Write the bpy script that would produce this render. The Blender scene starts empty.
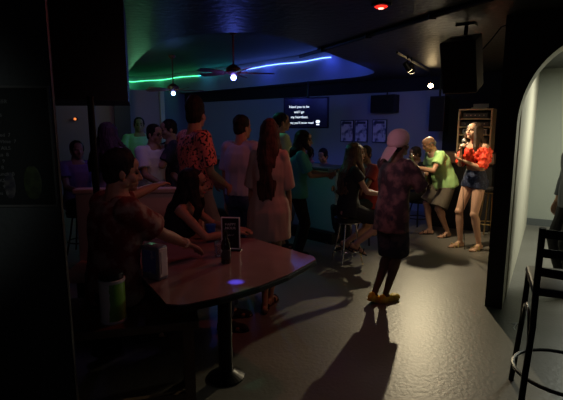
import bpy, bmesh, math, random
from mathutils import Vector, Matrix, noise
random.seed(7)
PI = math.pi
F, HZ, CH = 450.0, 127.0, 1.6          # focal length in px, horizon row, camera height
COL = bpy.context.scene.collection
V = Vector

PT = math.atan((200-HZ)/F)
def ray(px, py):
    u, v = (px-281.5)/F, (200-py)/F
    return V((u, math.cos(PT)+v*math.sin(PT), -math.sin(PT)+v*math.cos(PT)))
def atz(px, py, z):                    # where a sight line meets height z
    r = ray(px, py); return V((0,0,CH)) + r*((z-CH)/r.z)
def atd(px, py, d):
    r = ray(px, py); return V((0,0,CH)) + r*(d/r.y)

# ------------------------------------------------------------------ materials
MATS = {}
def mat(name, col, rough=0.6, metal=0.0, spec=0.4, emit=None, es=0.0, bump=0.0, bscale=60, col2=None, nscale=6, detail=3, thr=(0.4, 0.6), kind='noise', alpha=None, trans=0):
    if name in MATS: return MATS[name]
    m = bpy.data.materials.new(name); m.use_nodes = True
    nt = m.node_tree; b = nt.nodes['Principled BSDF']
    b.inputs['Base Color'].default_value = (*col, 1)
    b.inputs['Roughness'].default_value = rough
    b.inputs['Metallic'].default_value = metal
    b.inputs['Specular IOR Level'].default_value = spec
    if trans: b.inputs['Transmission Weight'].default_value = trans
    if emit:
        b.inputs['Emission Color'].default_value = (*emit, 1); b.inputs['Emission Strength'].default_value = es
    tc = nt.nodes.new('ShaderNodeTexCoord')
    if col2 is not None:
        if kind == 'noise':
            t = nt.nodes.new('ShaderNodeTexNoise'); t.inputs['Scale'].default_value = nscale; t.inputs['Detail'].default_value = detail
            src = t.outputs['Fac']
        elif kind == 'voronoi':
            t = nt.nodes.new('ShaderNodeTexVoronoi'); t.inputs['Scale'].default_value = nscale
            src = t.outputs['Distance']
        elif kind == 'wave':
            t = nt.nodes.new('ShaderNodeTexWave'); t.inputs['Scale'].default_value = nscale; t.inputs['Distortion'].default_value = 6; t.inputs['Detail'].default_value = 2
            t.bands_direction = 'DIAGONAL'; src = t.outputs['Fac']
        nt.links.new(tc.outputs['Object'], t.inputs['Vector'])
        r = nt.nodes.new('ShaderNodeValToRGB')
        r.color_ramp.elements[0].position = thr[0]; r.color_ramp.elements[1].position = thr[1]
        r.color_ramp.elements[0].color = (*col, 1); r.color_ramp.elements[1].color = (*col2, 1)
        nt.links.new(src, r.inputs['Fac']); nt.links.new(r.outputs['Color'], b.inputs['Base Color'])
    if bump:
        n = nt.nodes.new('ShaderNodeTexNoise'); n.inputs['Scale'].default_value = bscale; n.inputs['Detail'].default_value = 4
        nt.links.new(tc.outputs['Object'], n.inputs['Vector'])
        bp = nt.nodes.new('ShaderNodeBump'); bp.inputs['Strength'].default_value = bump; bp.inputs['Distance'].default_value = 0.02
        nt.links.new(n.outputs['Fac'], bp.inputs['Height']); nt.links.new(bp.outputs['Normal'], b.inputs['Normal'])
    MATS[name] = m
    return m

def emis(name, col, s):
    return mat(name, (0, 0, 0), 0.5, emit=col, es=s)

# ------------------------------------------------------------------ mesh helpers
class MB:
    def __init__(s): s.v = []; s.f = []
    def add(s, vs, fs):
        o = len(s.v); s.v += [V(p) for p in vs]; s.f += [[i + o for i in f] for f in fs]
    def box(s, c, size, rot=None):
        hx, hy, hz = [k / 2 for k in size]; c = V(c)
        pts = [V((x, y, z)) for x in (-hx, hx) for y in (-hy, hy) for z in (-hz, hz)]
        if rot is not None: pts = [rot @ p for p in pts]
        s.add([c + p for p in pts], [(0,1,3,2),(4,6,7,5),(0,4,5,1),(2,3,7,6),(0,2,6,4),(1,5,7,3)])
    def rings(s, rings):
        n = len(rings[0]); vs = [p for r in rings for p in r]; fs = []
        for i in range(len(rings) - 1):
            for j in range(n):
                a, b = i*n + j, i*n + (j+1) % n
                fs.append((a, b, b+n, a+n))
        fs.append(tuple(range(n-1, -1, -1))); fs.append(tuple(range((len(rings)-1)*n, len(rings)*n)))
        s.add(vs, fs)
    def tube(s, pts, rad, n=10, up=None):
        """swept tube; rad float, list or list of (ru, rv); flat ends"""
        pts = [V(p) for p in pts]; R = []
        prev = V(up) if up is not None else None
        for i, p in enumerate(pts):
            d = (pts[min(i+1, len(pts)-1)] - pts[max(i-1, 0)])
            if d.length < 1e-9: d = V((0,0,1))
            d.normalize()
            if prev is None: prev = V((1,0,0)) if abs(d.x) < .9 else V((0,1,0))
            u = prev - d * prev.dot(d)
            if u.length < 1e-6: u = d.orthogonal()
            u.normalize(); prev = u; w = d.cross(u)
            r = rad[i] if isinstance(rad, (list, tuple)) else rad
            ru, rv = r if isinstance(r, (list, tuple)) else (r, r)
            R.append([p + u*math.cos(2*PI*k/n)*ru + w*math.sin(2*PI*k/n)*rv for k in range(n)])
        s.rings(R)
    def cap(s, a, b, r0, r1, n=12):
        """tapered capsule with round ends"""
        a, b = V(a), V(b); d = b - a; L = d.length
        if L < 1e-6: return s.ell(a, (r0, r0, r0))
        d.normalize(); u = d.orthogonal().normalized(); w = d.cross(u); R = []
        for k in range(1, 5):
            t = k/4*PI/2; R.append((a - d*math.cos(t)*r0, math.sin(t)*r0))
        for k in range(3, 0, -1):
            t = k/4*PI/2
            if k == 3: R.append((b, r1))
            R.append((b + d*math.cos(t)*r1, math.sin(t)*r1))
        s.rings([[c + (u*math.cos(2*PI*j/n) + w*math.sin(2*PI*j/n))*r for j in range(n)] for c, r in R])
    def ell(s, c, r, M=None, n=14, m=9):
        c = V(c); R = []
        for i in range(1, m):
            t = PI*i/m; ring = []
            for j in range(n):
                p = V((math.sin(t)*math.cos(2*PI*j/n)*r[0], math.sin(t)*math.sin(2*PI*j/n)*r[1], -math.cos(t)*r[2]))
                if M is not None: p = M @ p
                ring.append(c + p)
            R.append(ring)
        s.rings(R)
    def lathe(s, c, prof, n=24, M=None):
        """prof [(r,z)...] closed bottom and top"""
        c = V(c); R = []
        for r, z in prof:
            ring = [V((max(r, .0004)*math.cos(2*PI*j/n), max(r, .0004)*math.sin(2*PI*j/n), z)) for j in range(n)]
            R.append([c + ((M @ p) if M is not None else p) for p in ring])
        s.rings(R)
    def prism(s, poly, z0, z1):
        n = len(poly)
        s.add([V((p[0], p[1], z0)) for p in poly] + [V((p[0], p[1], z1)) for p in poly],
              [tuple(range(n-1, -1, -1)), tuple(range(n, 2*n))] + [(i, (i+1) % n, n+(i+1) % n, n+i) for i in range(n)])
    def build(s, name, m, parent=None, loc=None, rotz=0, smooth=False, bevel=0.0):
        me = bpy.data.meshes.new(name); me.from_pydata([tuple(p) for p in s.v], [], s.f)
        bm = bmesh.new(); bm.from_mesh(me); bmesh.ops.recalc_face_normals(bm, faces=bm.faces)
        if bevel:
            es = [e for e in bm.edges if len(e.link_faces) == 2 and e.calc_face_angle(0) > 0.6]
            bmesh.ops.bevel(bm, geom=es, offset=bevel, segments=2, affect='EDGES', profile=.5)
        bm.to_mesh(me); bm.free()
        if m: me.materials.append(m)
        o = bpy.data.objects.new(name, me); COL.objects.link(o)
        if parent: o.parent = parent
        if loc is not None: o.location = loc
        o.rotation_euler.z = rotz
        if smooth:
            for p in me.polygons: p.use_smooth = True
            try: me.set_sharp_from_angle(angle=math.radians(40))
            except Exception: pass
        return o

def fused(mb, name, m, parent=None, vox=0.007, smooth=4, wr=0.0, wf=14.0, wz=0.35, grain=0.0):
    """union of the shapes as one continuous skin"""
    me = bpy.data.meshes.new(name); me.from_pydata([tuple(p) for p in mb.v], [], mb.f)
    bm = bmesh.new(); bm.from_mesh(me); bmesh.ops.recalc_face_normals(bm, faces=bm.faces); bm.to_mesh(me); bm.free()
    o = bpy.data.objects.new(name, me); COL.objects.link(o)
    md = o.modifiers.new('r', 'REMESH'); md.mode = 'VOXEL'; md.voxel_size = vox
    if smooth:
        sm = o.modifiers.new('s', 'SMOOTH'); sm.factor = .5; sm.iterations = smooth
    dg = bpy.context.evaluated_depsgraph_get(); dg.update()
    me2 = bpy.data.meshes.new_from_object(o.evaluated_get(dg)); me2.name = name
    o.modifiers.clear(); o.data = me2; bpy.data.meshes.remove(me)
    if wr or grain:
        nr = [v.normal.copy() for v in me2.vertices]
        off = V((random.random()*9, random.random()*9, random.random()*9))
        for v, nn in zip(me2.vertices, nr):
            p = v.co
            a = noise.noise(V((p.x*wf, p.y*wf, p.z*wf*wz)) + off) * wr if wr else 0
            if grain: a += noise.noise(V((p.x*90, p.y*90, p.z*12)) + off) * grain
            v.co = p + nn*a
    for p in me2.polygons: p.use_smooth = True
    me2.materials.clear(); me2.materials.append(m)
    if parent: o.parent = parent
    return o

def tag(o, label=None, cat=None, group=None, kind=None):
    if label: o['label'] = label
    if cat: o['category'] = cat
    if group: o['group'] = group
    if kind: o['kind'] = kind
    return o
def thing(name, loc, label, cat, rotz=0, group=None):
    o = bpy.data.objects.new(name, None); COL.objects.link(o); o.location = loc; o.rotation_euler.z = rotz
    o.empty_display_size = .1
    return tag(o, label, cat, group)
def struct(o): o['kind'] = 'structure'; return o
def text(name, body, size, m, parent, loc, rot, align='CENTER', ext=.001):
    cu = bpy.data.curves.new(name, 'FONT'); cu.body = body; cu.size = size; cu.align_x = align; cu.extrude = ext
    cu.materials.append(m); o = bpy.data.objects.new(name, cu); COL.objects.link(o)
    dg = bpy.context.evaluated_depsgraph_get(); dg.update(); me = bpy.data.meshes.new_from_object(o.evaluated_get(dg))
    bpy.data.objects.remove(o); bpy.data.curves.remove(cu); o = bpy.data.objects.new(name, me); COL.objects.link(o)
    o.parent = parent; o.location = loc; o.rotation_euler = rot
    return o

# ------------------------------------------------------------------ people
SEC_M = [(-.26,.168,.112),(-.12,.160,.112),(-.04,.168,.115),(.04,.165,.112),(.12,.152,.102),(.20,.152,.102),(.30,.172,.118),(.38,.182,.116),(.44,.170,.095),(.49,.105,.072),(.53,.062,.06)]
SEC_F = [(-.26,.172,.115),(-.12,.170,.118),(-.04,.176,.120),(.04,.158,.105),(.12,.128,.088),(.20,.130,.090),(.30,.148,.115),(.38,.155,.108),(.44,.148,.085),(.49,.085,.062),(.53,.050,.05)]
def ik(A, T, l1, l2, pole):
    A, T, pole = V(A), V(T), V(pole); d = T - A; L = d.length; mx = (l1+l2)*.995
    if L > mx: T = A + d*(mx/L); d = T - A; L = mx
    L = max(L, abs(l1-l2)+.02)
    x = (l1*l1 - l2*l2 + L*L)/(2*L); h = math.sqrt(max(l1*l1 - x*x, 0)); dn = d.normalized()
    q = pole - dn*pole.dot(dn)
    if q.length < 1e-5: q = dn.orthogonal()
    return A + dn*x + q.normalized()*h, T

class P:
    """a person: pose in local axes, x right, y forward, z up, for a 1.75 m figure, scaled by k"""
    def __init__(s, sex='m', hip=.95, lean=0, plean=None, side=0, hy=0, hp=0, hr=0, hands=None, el=None, feet=None, kn=None, curl=.5, fat=1.0, palm=None, vox=.007, twist=0):
        s.sex = sex; s.fat = fat; s.vox = vox
        s.a1 = math.radians(lean); s.a0 = math.radians(lean*.4 if plean is None else plean); s.side = math.radians(side)
        s.sec = SEC_M if sex == 'm' else SEC_F; s.hip = hip
        tw = math.radians(twist)
        s.tw = tw
        # spine samples
        s.pts = {}; pos = V((0, 0, hip)); s.sp = []
        N = 27; ds = .54/N
        p = pos.copy(); s.sp.append((0, p.copy(), s.a0))
        for i in range(N):
            t = (i+.5)/N; a = s.a0 + (s.a1 - s.a0)*min(1, t*1.6)
            p = p + V((math.sin(s.side)*ds, math.sin(a)*ds, math.cos(a)*math.cos(s.side)*ds)); s.sp.append(((i+1)*ds, p.copy(), a))
        sx = .178 if sex == 'm' else .158
        s.sx = sx
        s.sh = {}
        for k, sg in (('R', 1), ('L', -1)): s.sh[k] = s.T(.445, sg*sx, -.01)
        neck = s.T(.50, 0, 0)
        hv = V((math.sin(s.side)*.1, math.sin(s.a1*.6)*.15 + .02, math.cos(s.a1*.6)*.143))
        s.hc = neck + hv; s.neck = neck
        s.hM = Matrix.Rotation(math.radians(hy), 3, 'Z') @ Matrix.Rotation(math.radians(hr), 3, 'Y') @ Matrix.Rotation(math.radians(hp), 3, 'X')
        hands = hands or {}; el = el or {}; feet = feet or {}; kn = kn or {}
        s.arm = {}
        for k, sg in (('R', 1), ('L', -1)):
            tgt = hands.get(k, (sg*.25, .06, .83)); e, w = ik(s.sh[k], tgt, .285, .255, el.get(k, (sg*.4, -1, -.3)))
            s.arm[k] = (s.sh[k], e, w)
        s.leg = {}
        for k, sg in (('R', 1), ('L', -1)):
            h = s.T(-.03, sg*.088, 0); f = feet.get(k, (sg*.1, 0, .085, sg*10)); fy = f[3] if len(f) > 3 else sg*10
            kk, an = ik(h, f[:3], .435, .43, kn.get(k, (sg*.1, 1, .1))); s.leg[k] = (h, kk, an, math.radians(fy), f[4] if len(f) > 4 else 0)
        s.curl = curl; s.palm = palm or {}
    def T(s, t, x, y):
        if t < 0:
            p0, a = s.sp[0][1], s.a0; p = p0 + V((0, math.sin(a)*t, math.cos(a)*t))
        else:
            i = min(int(t/.02), len(s.sp)-1); _, p, a = s.sp[i]
            if i+1 < len(s.sp): p = p.lerp(s.sp[i+1][1], (t-.02*i)/.02)
        tw = s.tw*max(0, min(1, t/.4)); X = V((math.cos(tw), math.sin(tw), 0)); Y = V((-math.sin(tw)*math.cos(a), math.cos(a)*math.cos(tw), -math.sin(a)))
        return p + X*x + Y*y
    def sect(s, t):
        S = s.sec
        if t <= S[0][0]: return S[0][1], S[0][2]
        for i in range(len(S)-1):
            if t <= S[i+1][0]:
                u = (t - S[i][0])/(S[i+1][0]-S[i][0]); u = u*u*(3-2*u)
                return S[i][1]*(1-u)+S[i+1][1]*u, S[i][2]*(1-u)+S[i+1][2]*u
        return S[-1][1], S[-1][2]
    def torso(s, mb, t0, t1, inf=0.0, flare=0.0, n=22, step=.02, front=0.0):
        R = []; k = max(2, int((t1-t0)/step))
        for i in range(k+1):
            t = t0 + (t1-t0)*i/k; w, d = s.sect(t)
            bel = s.fat if -.1 < t < .34 else 1 + (s.fat-1)*.4
            w = w*(1+(bel-1)*.6) + inf + flare*(1-i/k); d = d*bel + inf + flare*(1-i/k)
            yo = (bel-1)*.08
            R.append([s.T(t, math.copysign(abs(math.cos(2*PI*j/n))**.85, math.cos(2*PI*j/n))*w, yo+math.sin(2*PI*j/n)*d) for j in range(n)])
        mb.rings(R)
    def body(s, name, m, label, x, y, yaw, k=1.0, z=0.0, group=None, wx=1.0):
        mb = MB(); male = s.sex == 'm'
        s.torso(mb, -.10, .53)
        if not male:
            for sg in (1, -1): mb.ell(s.T(.31, sg*.07, .085), (.06, .055, .06))
        for sg in (1, -1):
            if s.hip > .5: mb.ell(s.T(-.05, sg*.075, -.05), (.085, .085, .09))
            # shoulder caps
        mb.cap(s.T(.46, -s.sx*.75, -.01), s.T(.46, s.sx*.75, -.01), .052 if male else .042, .052 if male else .042)
        nr = .060 if male else .045
        mb.cap(s.T(.47, 0, -.01), s.hc + s.hM @ V((0, -.02, -.04)), nr+.01, nr)
        for sg in (1, -1): mb.cap(s.T(.50, sg*.03, -.01), s.T(.455, sg*.12, -.01), .04, .035)
        af = 1.0 if male else .82
        for kx, sg in (('R', 1), ('L', -1)):
            a, e, w = s.arm[kx]
            mb.cap(a, e, .050*af, .037*af); mb.ell(a, (.058*af,)*3)
            mb.ell(a.lerp(e, .45) , (.047*af,)*3)
            mid = e.lerp(w, .3); mb.cap(e, mid, .036*af, .039*af); mb.cap(mid, w, .039*af, .025*af)
            s.hand(mb, kx, sg, e, w, af)
            h, kn_, an, fy, fp = s.leg[kx]; lf = 1.0 if male else .97
            mb.cap(h, h.lerp(kn_, .5), .088*lf, .074*lf); mb.cap(h.lerp(kn_, .5), kn_, .074*lf, .052*lf)
            mb.ell(kn_ + V((0, .008, 0)), (.053, .053, .056))
            cm = kn_.lerp(an, .3); back = V((-math.sin(fy), -math.cos(fy), 0))*-.0
            mb.cap(kn_, cm, .049*lf, .054*lf); mb.cap(cm, an, .053*lf, .032*lf)
            mb.ell(kn_.lerp(an, .3) + V((0, -.018, 0)), (.045, .045, .1))
            fd = V((-math.sin(fy)*-1, math.cos(fy), 0)); r = V((fd.y, -fd.x, 0))
            pr = math.radians(fp); fwd = fd*math.cos(pr) - V((0,0,1))*math.sin(pr); dn = -V((0,0,1))*math.cos(pr) - fd*math.sin(pr)
            heel = an + dn*.045 - fwd*.035; ball = an + dn*.058 + fwd*.11; toe = an + dn*.064 + fwd*.165
            s.leg[kx] = s.leg[kx][:4] + (fwd, r, dn)
            mb.ell(heel, (.032,.032,.034)); mb.cap(an + dn*.01, an + dn*.05 + fwd*.07, .034, .026)
            mb.cap(heel, ball, .029, .028)
            for q in (-1, -.3, .4, 1): mb.cap(an+dn*.055+fwd*.06+r*q*.012, ball + r*q*.026, .022, .02)
            for q, L in ((-.032, .135), (-.012, .155), (.008, .165), (.026, .165)) if sg > 0 else ((.032, .135), (.012, .155), (-.008, .165), (-.026, .165)):
                mb.cap(an+dn*.066+fwd*.10+r*q*-sg*sg, an+dn*.07+fwd*L+r*q*-sg*sg, .013, .011)
        M = s.hM; c = s.hc
        def E(p, r): mb.ell(c + M @ V(p), r, M, 16, 11)
        g = 1.0 if male else .95
        E((0,-.012,.03), (.074*g,.094*g,.085*g)); E((0,.02,-.03), (.058*g,.072*g,.078*g)); E((0,.066,-.085), (.024,.024,.02)); E((0,.03,.055), (.058,.062,.05))
        E((.036,.055,-.025), (.026,.026,.028)); E((-.036,.055,-.025), (.026,.026,.028))
        for sg in (1, -1):
            E((sg*.076*g,-.008,-.008), (.010,.02,.03)); E((sg*.05*g, 0, -.055), (.018,.035,.03))
        def C(a, b, r0, r1): mb.cap(c + M @ V(a), c + M @ V(b), r0, r1, 8)
        C((0,.088,.012), (0,.108,-.028), .009, .0125); C((.010,.098,-.030), (-.010,.098,-.030), .010, .010)
        C((.034,.078,.024), (.008,.087,.022), .010, .009); C((-.034,.078,.024), (-.008,.087,.022), .010, .009)
        C((.018,.082,-.054), (0,.090,-.053), .007, .008); C((-.018,.082,-.054), (0,.090,-.053), .007, .008); C((.014,.082,-.064), (-.014,.082,-.064), .008, .008)
        o = fused(mb, name, m, None, s.vox, 2)
        o.scale = (k*wx, k, k); o.location = (x, y, z); o.rotation_euler.z = math.radians(yaw) - PI/2
        tag(o, label, 'person', group)
        s.o = o; return o
    def hand(s, mb, kx, sg, e, w, af):
        d = (w - e).normalized()
        pn = s.palm.get(kx, (-sg, 0, 0)); dd = s.palm.get(kx+'d')
        if dd is not None: d = V(dd).normalized()
        pn = V(pn); pn = (pn - d*pn.dot(d))
        if pn.length < 1e-4: pn = d.orthogonal()
        pn.normalize(); side = d.cross(pn)*(-sg)      # towards the thumb
        curl = s.curl.get(kx, .5) if isinstance(s.curl, dict) else s.curl
        q = .92 if af < 1 else 1.0
        mb.tube([w - d*.02, w + d*.03*q, w + d*.07*q, w + d*.095*q], [(.014,.026),(.015,.036),(.015,.041),(.012,.040)], 12, up=pn)
        for i, (o_, L) in enumerate(((.030,.070),(.010,.080),(-.010,.075),(-.029,.058))):
            p = w + d*(.088 - abs(i-1.3)*.004)*q + side*o_*q; a = .0; dirv = d
            for j, fr in enumerate((.45,.32,.25)):
                a += curl*(.95 if j else .7)
                dirv = (d*math.cos(a) + pn*math.sin(a)).normalized(); p2 = p + dirv*L*fr*q
                mb.cap(p, p2, .0092-.0008*j, .0086-.0008*j, 8); p = p2
        p = w + d*.025 + side*.028; dv = (d*.75 + side*.65 + pn*.25).normalized(); p2 = p + dv*.042
        mb.cap(p, p2, .0135, .0105, 8); dv = (d*.9 + side*.15 + pn*(.2+curl*.7)).normalized(); p3 = p2 + dv*.030; mb.cap(p2, p3, .0105, .0088, 8)
        s.palmc = getattr(s, 'palmc', {}); s.palmc[kx] = w + d*.065 + pn*.028
    # clothing -------------------------------------------------------
    def shirt(s, m, name='shirt', hem=-.10, top=.475, inf=.014, flare=.012, sleeve=.55, sr=.016, wr=.008, vox=.009, neck=True, straps=False, sleeves=('R','L'), sfl=.012):
        mb = MB(); s.torso(mb, hem, top, inf, flare)
        if s.sex == 'f':
            for sg in (1, -1): mb.ell(s.T(.31, sg*.07, .088), (.066, .062, .066))
        if s.fat > 1.1: mb.ell(s.T(.1, 0, .05*s.fat), (.15*s.fat, .12*s.fat, .14))
        af = 1.0 if s.sex == 'm' else .82
        if not straps:
            mb.cap(s.T(.455, -s.sx*.8, -.01), s.T(.455, s.sx*.8, -.01), .06*af+.006, .06*af+.006)
            for kx in sleeves:
                a, e, w = s.arm[kx]; mb.ell(a, (.058*af+sr,)*3)
                if sleeve <= 1:
                    b = a.lerp(e, sleeve); mb.tube([a, a.lerp(b, .5), b], [.054*af+sr, .052*af+sr+sfl*.5, .046*af+sr+sfl], 16)
                else:
                    b = e.lerp(w, sleeve-1); mb.cap(a, e, .054*af+sr, .044*af+sr); mb.ell(e, (.045*af+sr,)*3); mb.tube([e, b], [.043*af+sr, .032*af+sr], 16)
        else:
            for sg in (1, -1): mb.cap(s.T(.49, sg*.06, .0), s.T(.42, sg*.085, .06), .02, .02); mb.cap(s.T(.49, sg*.06, 0), s.T(.40, sg*.08, -.07), .02, .02)
        return fused(mb, name, m, s.o, vox, 3, wr)
    def pants(s, m, name='trousers', top=.06, frac=1.9, inf=.014, r1=.02, vox=.009, wr=.008):
        mb = MB(); s.torso(mb, -.10, top, inf)
        for kx, sg in (('R', 1), ('L', -1)):
            h, kn_, an = s.leg[kx][:3]
            if s.hip > .5: mb.ell(s.T(-.05, sg*.075, -.045), (.098, .098, .10))
            mb.ell(h, (.10,.10,.10))
            if frac <= 1:
                b = h.lerp(kn_, frac); mb.tube([h, h.lerp(b, .5), b], [.088+inf, .083+inf+r1*.5, .075+inf+r1], 18)
            else:
                b = kn_.lerp(an, min(frac-1, .97)); mb.cap(h, kn_, .09+inf, .058+inf); mb.tube([kn_, kn_.lerp(b, .4), b], [.058+inf, .057+inf, .045+r1], 18)
                mb.ell(kn_, (.06+inf,)*3)
        return fused(mb, name, m, s.o, vox, 3, wr)
    def skirt(s, m, name='skirt', top=.08, frac=.6, inf=.02, wr=.006):
        mb = MB(); s.torso(mb, -.1, top, inf*.7)
        A = [s.leg[k][0].lerp(s.leg[k][1], frac) for k in 'RL']; B = [s.leg[k][0] for k in 'RL']
        for i in (0, 1): mb.cap(B[i], A[i], .10+inf*.3, .078+inf*.5)
        mb.cap(B[0], B[1], .1, .1); mb.cap(A[0].lerp(B[0], .1), A[1].lerp(B[1], .1), .075, .075)
        return fused(mb, name, m, s.o, .009, 4, wr)
    def shoes(s, m, sole=None, kind='shoe', name=None):
        for kx, sg in (('R', 1), ('L', -1)):
            h, kn_, an, fy, fwd, r, dn = s.leg[kx]; mb = MB()
            Q = Matrix((r, fwd, -dn)).transposed()
            def pt(a, b, c): return an + r*a + fwd*b + dn*c
            def plate(z0, z1, ex):
                ol = []
                for j in range(20):
                    t = 2*PI*j/20; y_ = math.sin(t); wdt = (.040 if y_ > 0 else .032) + ex
                    ol.append((math.cos(t)*wdt, .065 + y_*(.118+ex)))
                mb.rings([[pt(a, b, z0) for a, b in ol], [pt(a, b, z1) for a, b in ol]])
            if kind == 'sandal':
                plate(.074, .087, .006); o = mb.build(name or 'sandal', m, s.o)
                st = MB()
                st.tube([pt(-.042,.10,.08), pt(-.034,.105,.045), pt(0,.11,.028), pt(.034,.105,.045), pt(.042,.10,.08)], [(.004,.016)]*5, 8, up=(r*0-dn))
                st.tube([pt(-.036,.05,.08), pt(-.036,.045,.035), pt(0,.05,.012), pt(.036,.045,.035), pt(.036,.05,.08)], [(.004,.012)]*5, 8, up=-dn)
                st.build('strap', sole or m, o)
            else:
                mb.cap(pt(0,-.035,.045), pt(0,.06,.045), .043, .040); mb.cap(pt(0,.06,.055), pt(0,.135,.058), .042, .036); mb.ell(pt(0,.13,.06), (.047,.055,.03), Q); mb.ell(pt(0,-.035,.04), (.042,.04,.05), Q)
                if kind == 'clog': mb.ell(pt(0,.125,.052), (.058,.07,.04), Q); mb.ell(pt(0,-.02,.055), (.048,.05,.035), Q)
                if kind == 'boot': mb.cap(an, pt(0,-.03,.05), .05, .045)
                o = fused(mb, name or ('clog' if kind == 'clog' else 'shoe'), m, s.o, .007, 3)
                sb = MB(); mb2 = mb; ol = []
                for j in range(20):
                    t = 2*PI*j/20; y_ = math.sin(t); wdt = (.046 if y_ > 0 else .037) + (.008 if kind == 'clog' else 0); ol.append((math.cos(t)*wdt, .055 + y_*.135))
                sb.rings([[pt(a, b, .07) for a, b in ol], [pt(a, b, .088) for a, b in ol]]); sb.build('sole', sole or m, o)
    def face(s, lip=None, brow=None, eyes=True):
        M = s.hM; c = s.hc
        if eyes:
            for sg in (1, -1):
                mb = MB(); mb.ell(c + M @ V((sg*.029, .078, .004)), (.0125, .009, .007), M, 10, 8); mb.build('eye', EYE, s.o, smooth=True)
        if lip:
            mb = MB(); mb.cap(c + M @ V((-.02,.088,-.058)), c + M @ V((0,.0965,-.058)), .005, .0075, 8); mb.cap(c + M @ V((.02,.088,-.058)), c + M @ V((0,.0965,-.058)), .005, .0075, 8); mb.build('lips', lip, s.o, smooth=True)
        if brow:
            for sg in (1, -1):
                mb = MB(); mb.cap(c + M @ V((sg*.012,.096,.028)), c + M @ V((sg*.042,.083,.031)), .0045, .003, 8); mb.build('eyebrow', brow, s.o, smooth=True)
    def hair(s, m, length=0, width=1.0, vox=.007, top=0, beard=None, bald=False, bun=False, frontlocks=False, back=.10, spread=.0):
        M = s.hM; c = s.hc; mb = MB()
        def E(p, r): mb.ell(c + M @ V(p), r, M, 16, 11)
        if not bald:
            E((0,-.02,.048+top*.3), (.081,.098,.082+top*.6)); E((0,-.045,-.005), (.076,.066,.075))
            for sg in (1, -1): E((sg*.062,-.01,.02), (.02,.045,.045))
            if length: 
                E((0,-.025,.05), (.087,.100,.084))
        else:
            E((0,-.05,-.005), (.076,.062,.05))
            for sg in (1, -1): E((sg*.066,-.01,.012), (.014,.04,.022))
        if bun: E((0,-.11,.06), (.045,.045,.045))
        if length:
            n = 46
            for i in range(n):
                th = PI*(-.70 + 1.40*i/(n-1)) + random.uniform(-.05,.05)     # 0 = straight back
                hx, hy = math.sin(th), -math.cos(th)
                p0 = c + M @ V((hx*.03, -.02+hy*.03, .115)); p1 = c + M @ V((hx*.078, -.015+hy*.088, .06)); p2 = c + M @ V((hx*.086, -.018+hy*.092, -.03))
                L = length*(.93+.1*random.random())*(1 if abs(th) < 2.0 else .9)
                fw = max(0, abs(th)-1.45)                  # locks that fall in front of the shoulder
                sx = hx*(.085 + .05*width + spread)
                base = s.T(.40, 0, 0)
                ty = -(.095+back*.35)*max(0, math.cos(th)) if fw <= 0 else .10
                pts = [p0, p1, p2]
                for u in (.18, .4, .7, 1.0):
                    zz = c.z - .06 - L*u; tt = (zz - s.hip)/max(.2, math.cos(s.a1)); bp = s.T(max(-.2, min(.5, tt)), 0, 0)
                    wx = hx*(.09 + (.05*width+spread)*min(1, u*1.8)) + random.uniform(-.008,.008)
                    yy = bp.y + (ty*(1.0) - .0 if fw <= 0 else .11) + random.uniform(-.008,.008)
                    k = min(1, u*2.4); q = V((c.x + wx if tt > .5 else (bp.x*k + c.x*(1-k)) + wx, (p2.y*(1-k) + yy*k), zz)); pts.append(q)
                mb.tube(pts, [.012,.021,.023,.023,.022,.020,.010], 8)
        o = fused(mb, 'hair', m, s.o, vox, 1, .004, 30, .4, grain=.004)
        if beard:
            b = MB()
            for sg in (1,-1): b.cap(c + M @ V((sg*.064,-.0,-.03)), c + M @ V((sg*.04,.05,-.085)), .016, .022)
            b.cap(c + M @ V((.035,.055,-.09)), c + M @ V((-.035,.055,-.09)), .024, .024); b.cap(c + M @ V((.022,.086,-.042)), c + M @ V((-.022,.086,-.042)), .008, .008)
            fused(b, 'beard', beard, s.o, vox, 1, .003, 30, .6)
        return o
    def world(s, p): return s.o.matrix_world @ V(p) if False else (Matrix.Translation(s.o.location) @ Matrix.Rotation(s.o.rotation_euler.z, 4, 'Z') @ Matrix.Diagonal((*s.o.scale, 1))) @ V(p)

# palette
EYE = mat('eye_dark', (.03,.02,.015), .2)
SK = mat('skin_light', (.56,.33,.22), .5, bump=.05, bscale=80)
SKT = mat('skin_tan', (.42,.235,.15), .5, bump=.05, bscale=80)
SKD = mat('skin_brown', (.16,.085,.055), .5, bump=.05, bscale=80)
HB = mat('hair_dark', (.012,.009,.008), .65, col2=(.025,.018,.015), nscale=20, spec=.15)
HBR = mat('hair_brown', (.07,.035,.018), .45, col2=(.16,.085,.04), nscale=14)
HGR = mat('hair_grey', (.16,.14,.12), .6)
LIP = mat('lips_rose', (.45,.10,.09), .4)
BLK = mat('black_cloth', (.012,.012,.014), .85)
BLKP = mat('black_paint', (.01,.01,.011), .45, bump=.15, bscale=30)
BLKM = mat('black_metal', (.012,.012,.013), .35, .6)
CHR = mat('chrome', (.7,.7,.7), .22, 1.0)
DEN = mat('denim', (.018,.035,.10), .8, col2=(.04,.07,.16), nscale=12)

def uv(a, b, rot): return (a*math.sin(rot)+b*math.cos(rot), a*math.cos(rot)-b*math.sin(rot))

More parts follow.
